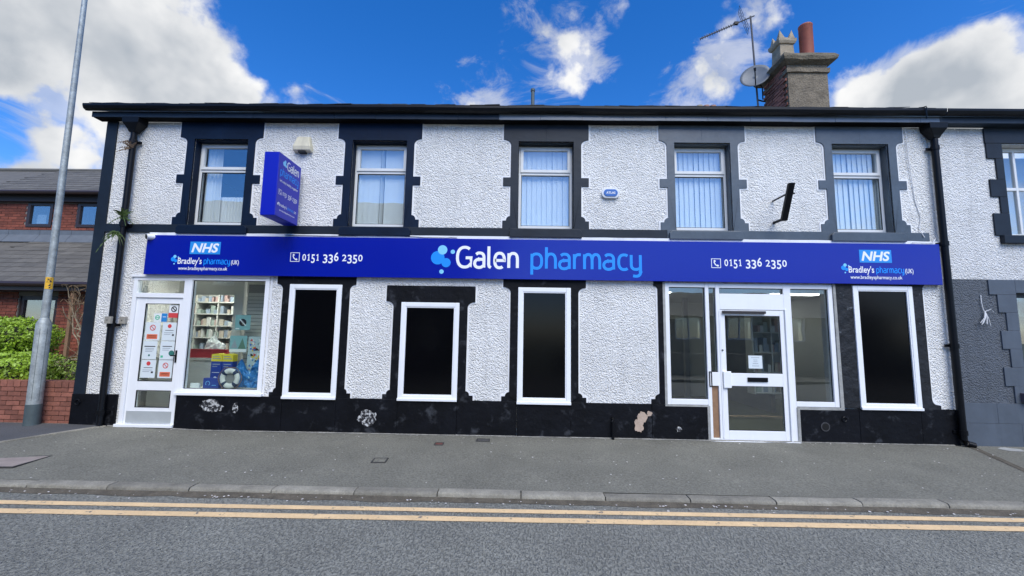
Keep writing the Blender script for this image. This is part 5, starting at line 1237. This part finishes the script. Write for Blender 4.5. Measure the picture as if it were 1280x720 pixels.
# bare climber
VN = thing('bare_climber', 'leafless twisting climber with pale stems against the brick wall', 'climber', (0, 0, 0))
random.seed(19); post = MB().box(-8.62, -8.56, 1.0, 1.05, .2, 2.32).build('support_post', wood_m, VN)
m = MB(); m2 = MB()
def twig(mb, p, d, ln, r, depth):
    pts = [p]; 
    for k in range(6):
        d = (d+Vector((random.gauss(0, .35), random.gauss(0, .12), random.gauss(0, .30)))).normalized(); p = p+d*ln/6; p = Vector((min(-7.50, max(-8.35, p.x)), p.y, min(2.44, p.z))); pts.append(p)
        if depth and random.random() < .55: twig(m2 if depth == 1 else mb, p, (d+Vector((random.uniform(-.9, .9), random.uniform(-.2, .2), random.uniform(-.4, .9)))).normalized(), ln*.6, r*.55, depth-1)
    mb.tube([tuple(q) for q in pts], [r*(1-.11*k) for k in range(len(pts))], 5)
for k in range(5): twig(m, Vector((-8.15+.12*k, .85+.06*k, .9+.1*k)), Vector((random.uniform(-.5, .3), 0, 1)), 1.3, .022, 2)
for k in range(26): twig(m2, Vector((random.uniform(-8.25, -7.55), random.uniform(.7, 1.1), random.uniform(1.9, 2.4))), Vector((random.uniform(-1, 1), 0, random.uniform(-.8, .5))), .5, .010, 1)
for k in range(4): twig(m, Vector((-8.5+.2*k, .45, .95+.05*k)), Vector((.9, 0, random.uniform(-.2, .5))), .7, .014, 1)
m.build('pale_stems', bark, VN); o = m2.build('twigs', mat('brown_dry_twigs', (.22, .15, .085), .9, None, (10, .3)), VN)
# weeds on the left downpipe
def weed(x, y, z, n, ln, seed, label, droop=.5, br=False):
    random.seed(seed); t = thing('wall_weed', label, 'weed', (x, y, z)); lv = MB(); st = MB()
    for k in range(n):
        a = random.uniform(-math.pi*.95, .05*math.pi); el = random.uniform(-.3, 1.2); d = Vector((math.cos(a)*math.cos(el), -abs(math.sin(a))*math.cos(el)*.6, math.sin(el))); l_ = ln*random.uniform(.5, 1.1); pts = []
        for i in range(6): s = i/5; pts.append(d*l_*s+Vector((0, 0, -droop*l_*s*s)))
        st.tube([tuple(p) for p in pts], .0025, 4)
        for i in range(1, 6):
            p = pts[i]
            for sg in (-1, 1):
                w = Vector((-d.z, random.uniform(-.4, .2), d.x)).normalized()*sg*l_*.13*(1.15-i/6); k_ = len(lv.v); f_ = (pts[i]-pts[i-1])*.55
                lv.v += [tuple(p-f_), tuple(p+w-f_*.2), tuple(p+w*.9+f_*.5), tuple(p+f_)]; lv.f.append((k_, k_+1, k_+2, k_+3))
    st.build('stem', bark_dk if br else weed_m, t); lv.build('leaf_cluster', bark_dk if br else weed_m, t)
weed(-6.66, -.13, 4.72, 12, .20, 1, 'small dry weed high on the left downpipe', .3, True)
weed(-6.66, -.13, 3.52, 26, .26, 2, 'green leafy weed sprouting from the left downpipe above the string course', .4)
weed(-6.74, -.13, 3.22, 22, .24, 3, 'drooping ferny weed on the left downpipe below the string course', .9)
weed(-6.72, -.10, 4.86, 4, .16, 4, 'wispy weed beside the left hopper', .3, True)
# ------------------------------------------------------------------ lamp column
LP = thing('lamp_column', 'galvanised steel lamp column on the pavement at the left', 'lamp column', (-7.745, -.12, .10))
def lp(z): return (-.012*z, 0, z)
m = MB(); m.tube([lp(-.02), lp(.34)], .098, 20); m.build('base', galv_low, LP, smooth=True)
m = MB(); m.tube([lp(.34), lp(1.62), lp(1.72)], [.094, .094, .050], 20); m.build('lower_shaft', galv, LP, smooth=True)
m = MB(); m.tube([lp(1.70), lp(5), lp(8.4)], [.052, .044, .034], 16); m.tube([lp(8.3), (-.12, -.4, 8.6), (-.15, -.9, 8.65)], .025, 10); m.build('upper_shaft', galv, LP, smooth=True)
m = MB()
for a in (-64, -14): m.tube([(lp(z)[0]+.0945*math.cos(R(a)), .0945*math.sin(R(a)), z) for z in (.40, 1.55)], .0022, 5)
m.build('door_seam', galv_low, LP)
m = MB(); m.box(-.28, -.02, -1.45, -.85, 8.6, 8.72); m.build('lantern', galv, LP, bevel=.03)
pz = 2.50
m = MB(); n = 10
for i in range(n+1):
    a = R(-90-58+116*i/n); 
    for z in (2.19, 2.385): c = lp(z); m.v.append((c[0]+.0545*math.cos(a), c[1]+.0545*math.sin(a), z))
for i in range(n): m.f.append((2*i, 2*i+2, 2*i+3, 2*i+1))
q_ = m.build('number_plate', mat('number_plate_yellow', (.80, .45, .03), .5), LP); q_.matrix_parent_inverse = Matrix.Translation((-.027, 0, 0)) @ Matrix.Rotation(R(46), 4, 'Z') @ Matrix.Translation((.027, 0, 0))
for ch_, zz in (('5', 2.295), ('4', 2.205)):
    m = MB(); put_text(m, ch_, -.055, .000, zz, .070, 0, .03); m.v = [(x, -math.sqrt(max(0, .0560**2-(x+.025)**2)), z) for x, y, z in m.v]; q_ = m.build('number', ink, LP); q_.matrix_parent_inverse = Matrix.Translation((-.027, 0, 0)) @ Matrix.Rotation(R(46), 4, 'Z') @ Matrix.Translation((.027, 0, 0))

# ------------------------------------------------------------------ across the road (seen in the glass)
def opp_house(name, x0, x1, y, ze, zr, wm, label, wins):
    t = thing(name, label, 'building'); hs_ = [(a, a+w, b, b+h) for a, b, w, h in wins]
    g = grid_wall(x0, x1, -.3, ze, -y-.3, -y, hs_); g.build('wall', wm, t)
    m = MB(); m.v = [(x0-.3, -y+.35, ze-.1), (x1+.3, -y+.35, ze-.1), (x1+.3, -y-4, zr), (x0-.3, -y-4, zr), (x0-.3, -y-8, ze-.1), (x1+.3, -y-8, ze-.1)]; m.f = [(1, 0, 3, 2), (2, 3, 4, 5), (0, 1, 5, 4), (0, 4, 3), (1, 2, 5)]; m.build('roof', slate_l, t)
    for a, b, c, d in hs_:
        w = frame_mb(a, b, c, d, .08, -y-.14, -y-.06); w.box((a+b)/2-.03, (a+b)/2+.03, -y-.139, -y-.061, c+.08, d-.08); w = w.build('window', upvc, t); B(a+.05, b-.05, -y-.12, -y-.115, c+.05, d-.05).build('pane', pane_far, w); B(a, b, -y-.6, -y-.59, c, d).build('curtain', curtain_m, w)
    return t
stone_h = mat('pale_stone_wall', (.33, .29, .23), .9, (9, .8, .02), (3, .25))
opp_house('opposite_house', -26, -1.5, 12.2, 6.0, 9.1, mat('pale_painted_wall', (.26, .22, .19), .85, (20, .4, .01)), 'pale two storey terrace across the road, behind the camera', [(-24+3.2*k, zz, 1.1, 1.3) for k in range(7) for zz in (.9, 3.7)])
opp_house('opposite_house', 4.5, 21, 17.0, 2.9, 4.6, stone_h, 'low stone house across the road, behind the camera', [(6+2.9*k, 1.5, 1.5, 1.3) for k in range(4)])
tag(B(1.5, 22, -11.75, -11.5, -.2, .95).build('opposite_wall', stone_h), 'low stone garden wall across the road, behind the camera', 'wall')
print('objects', len(bpy.data.objects))
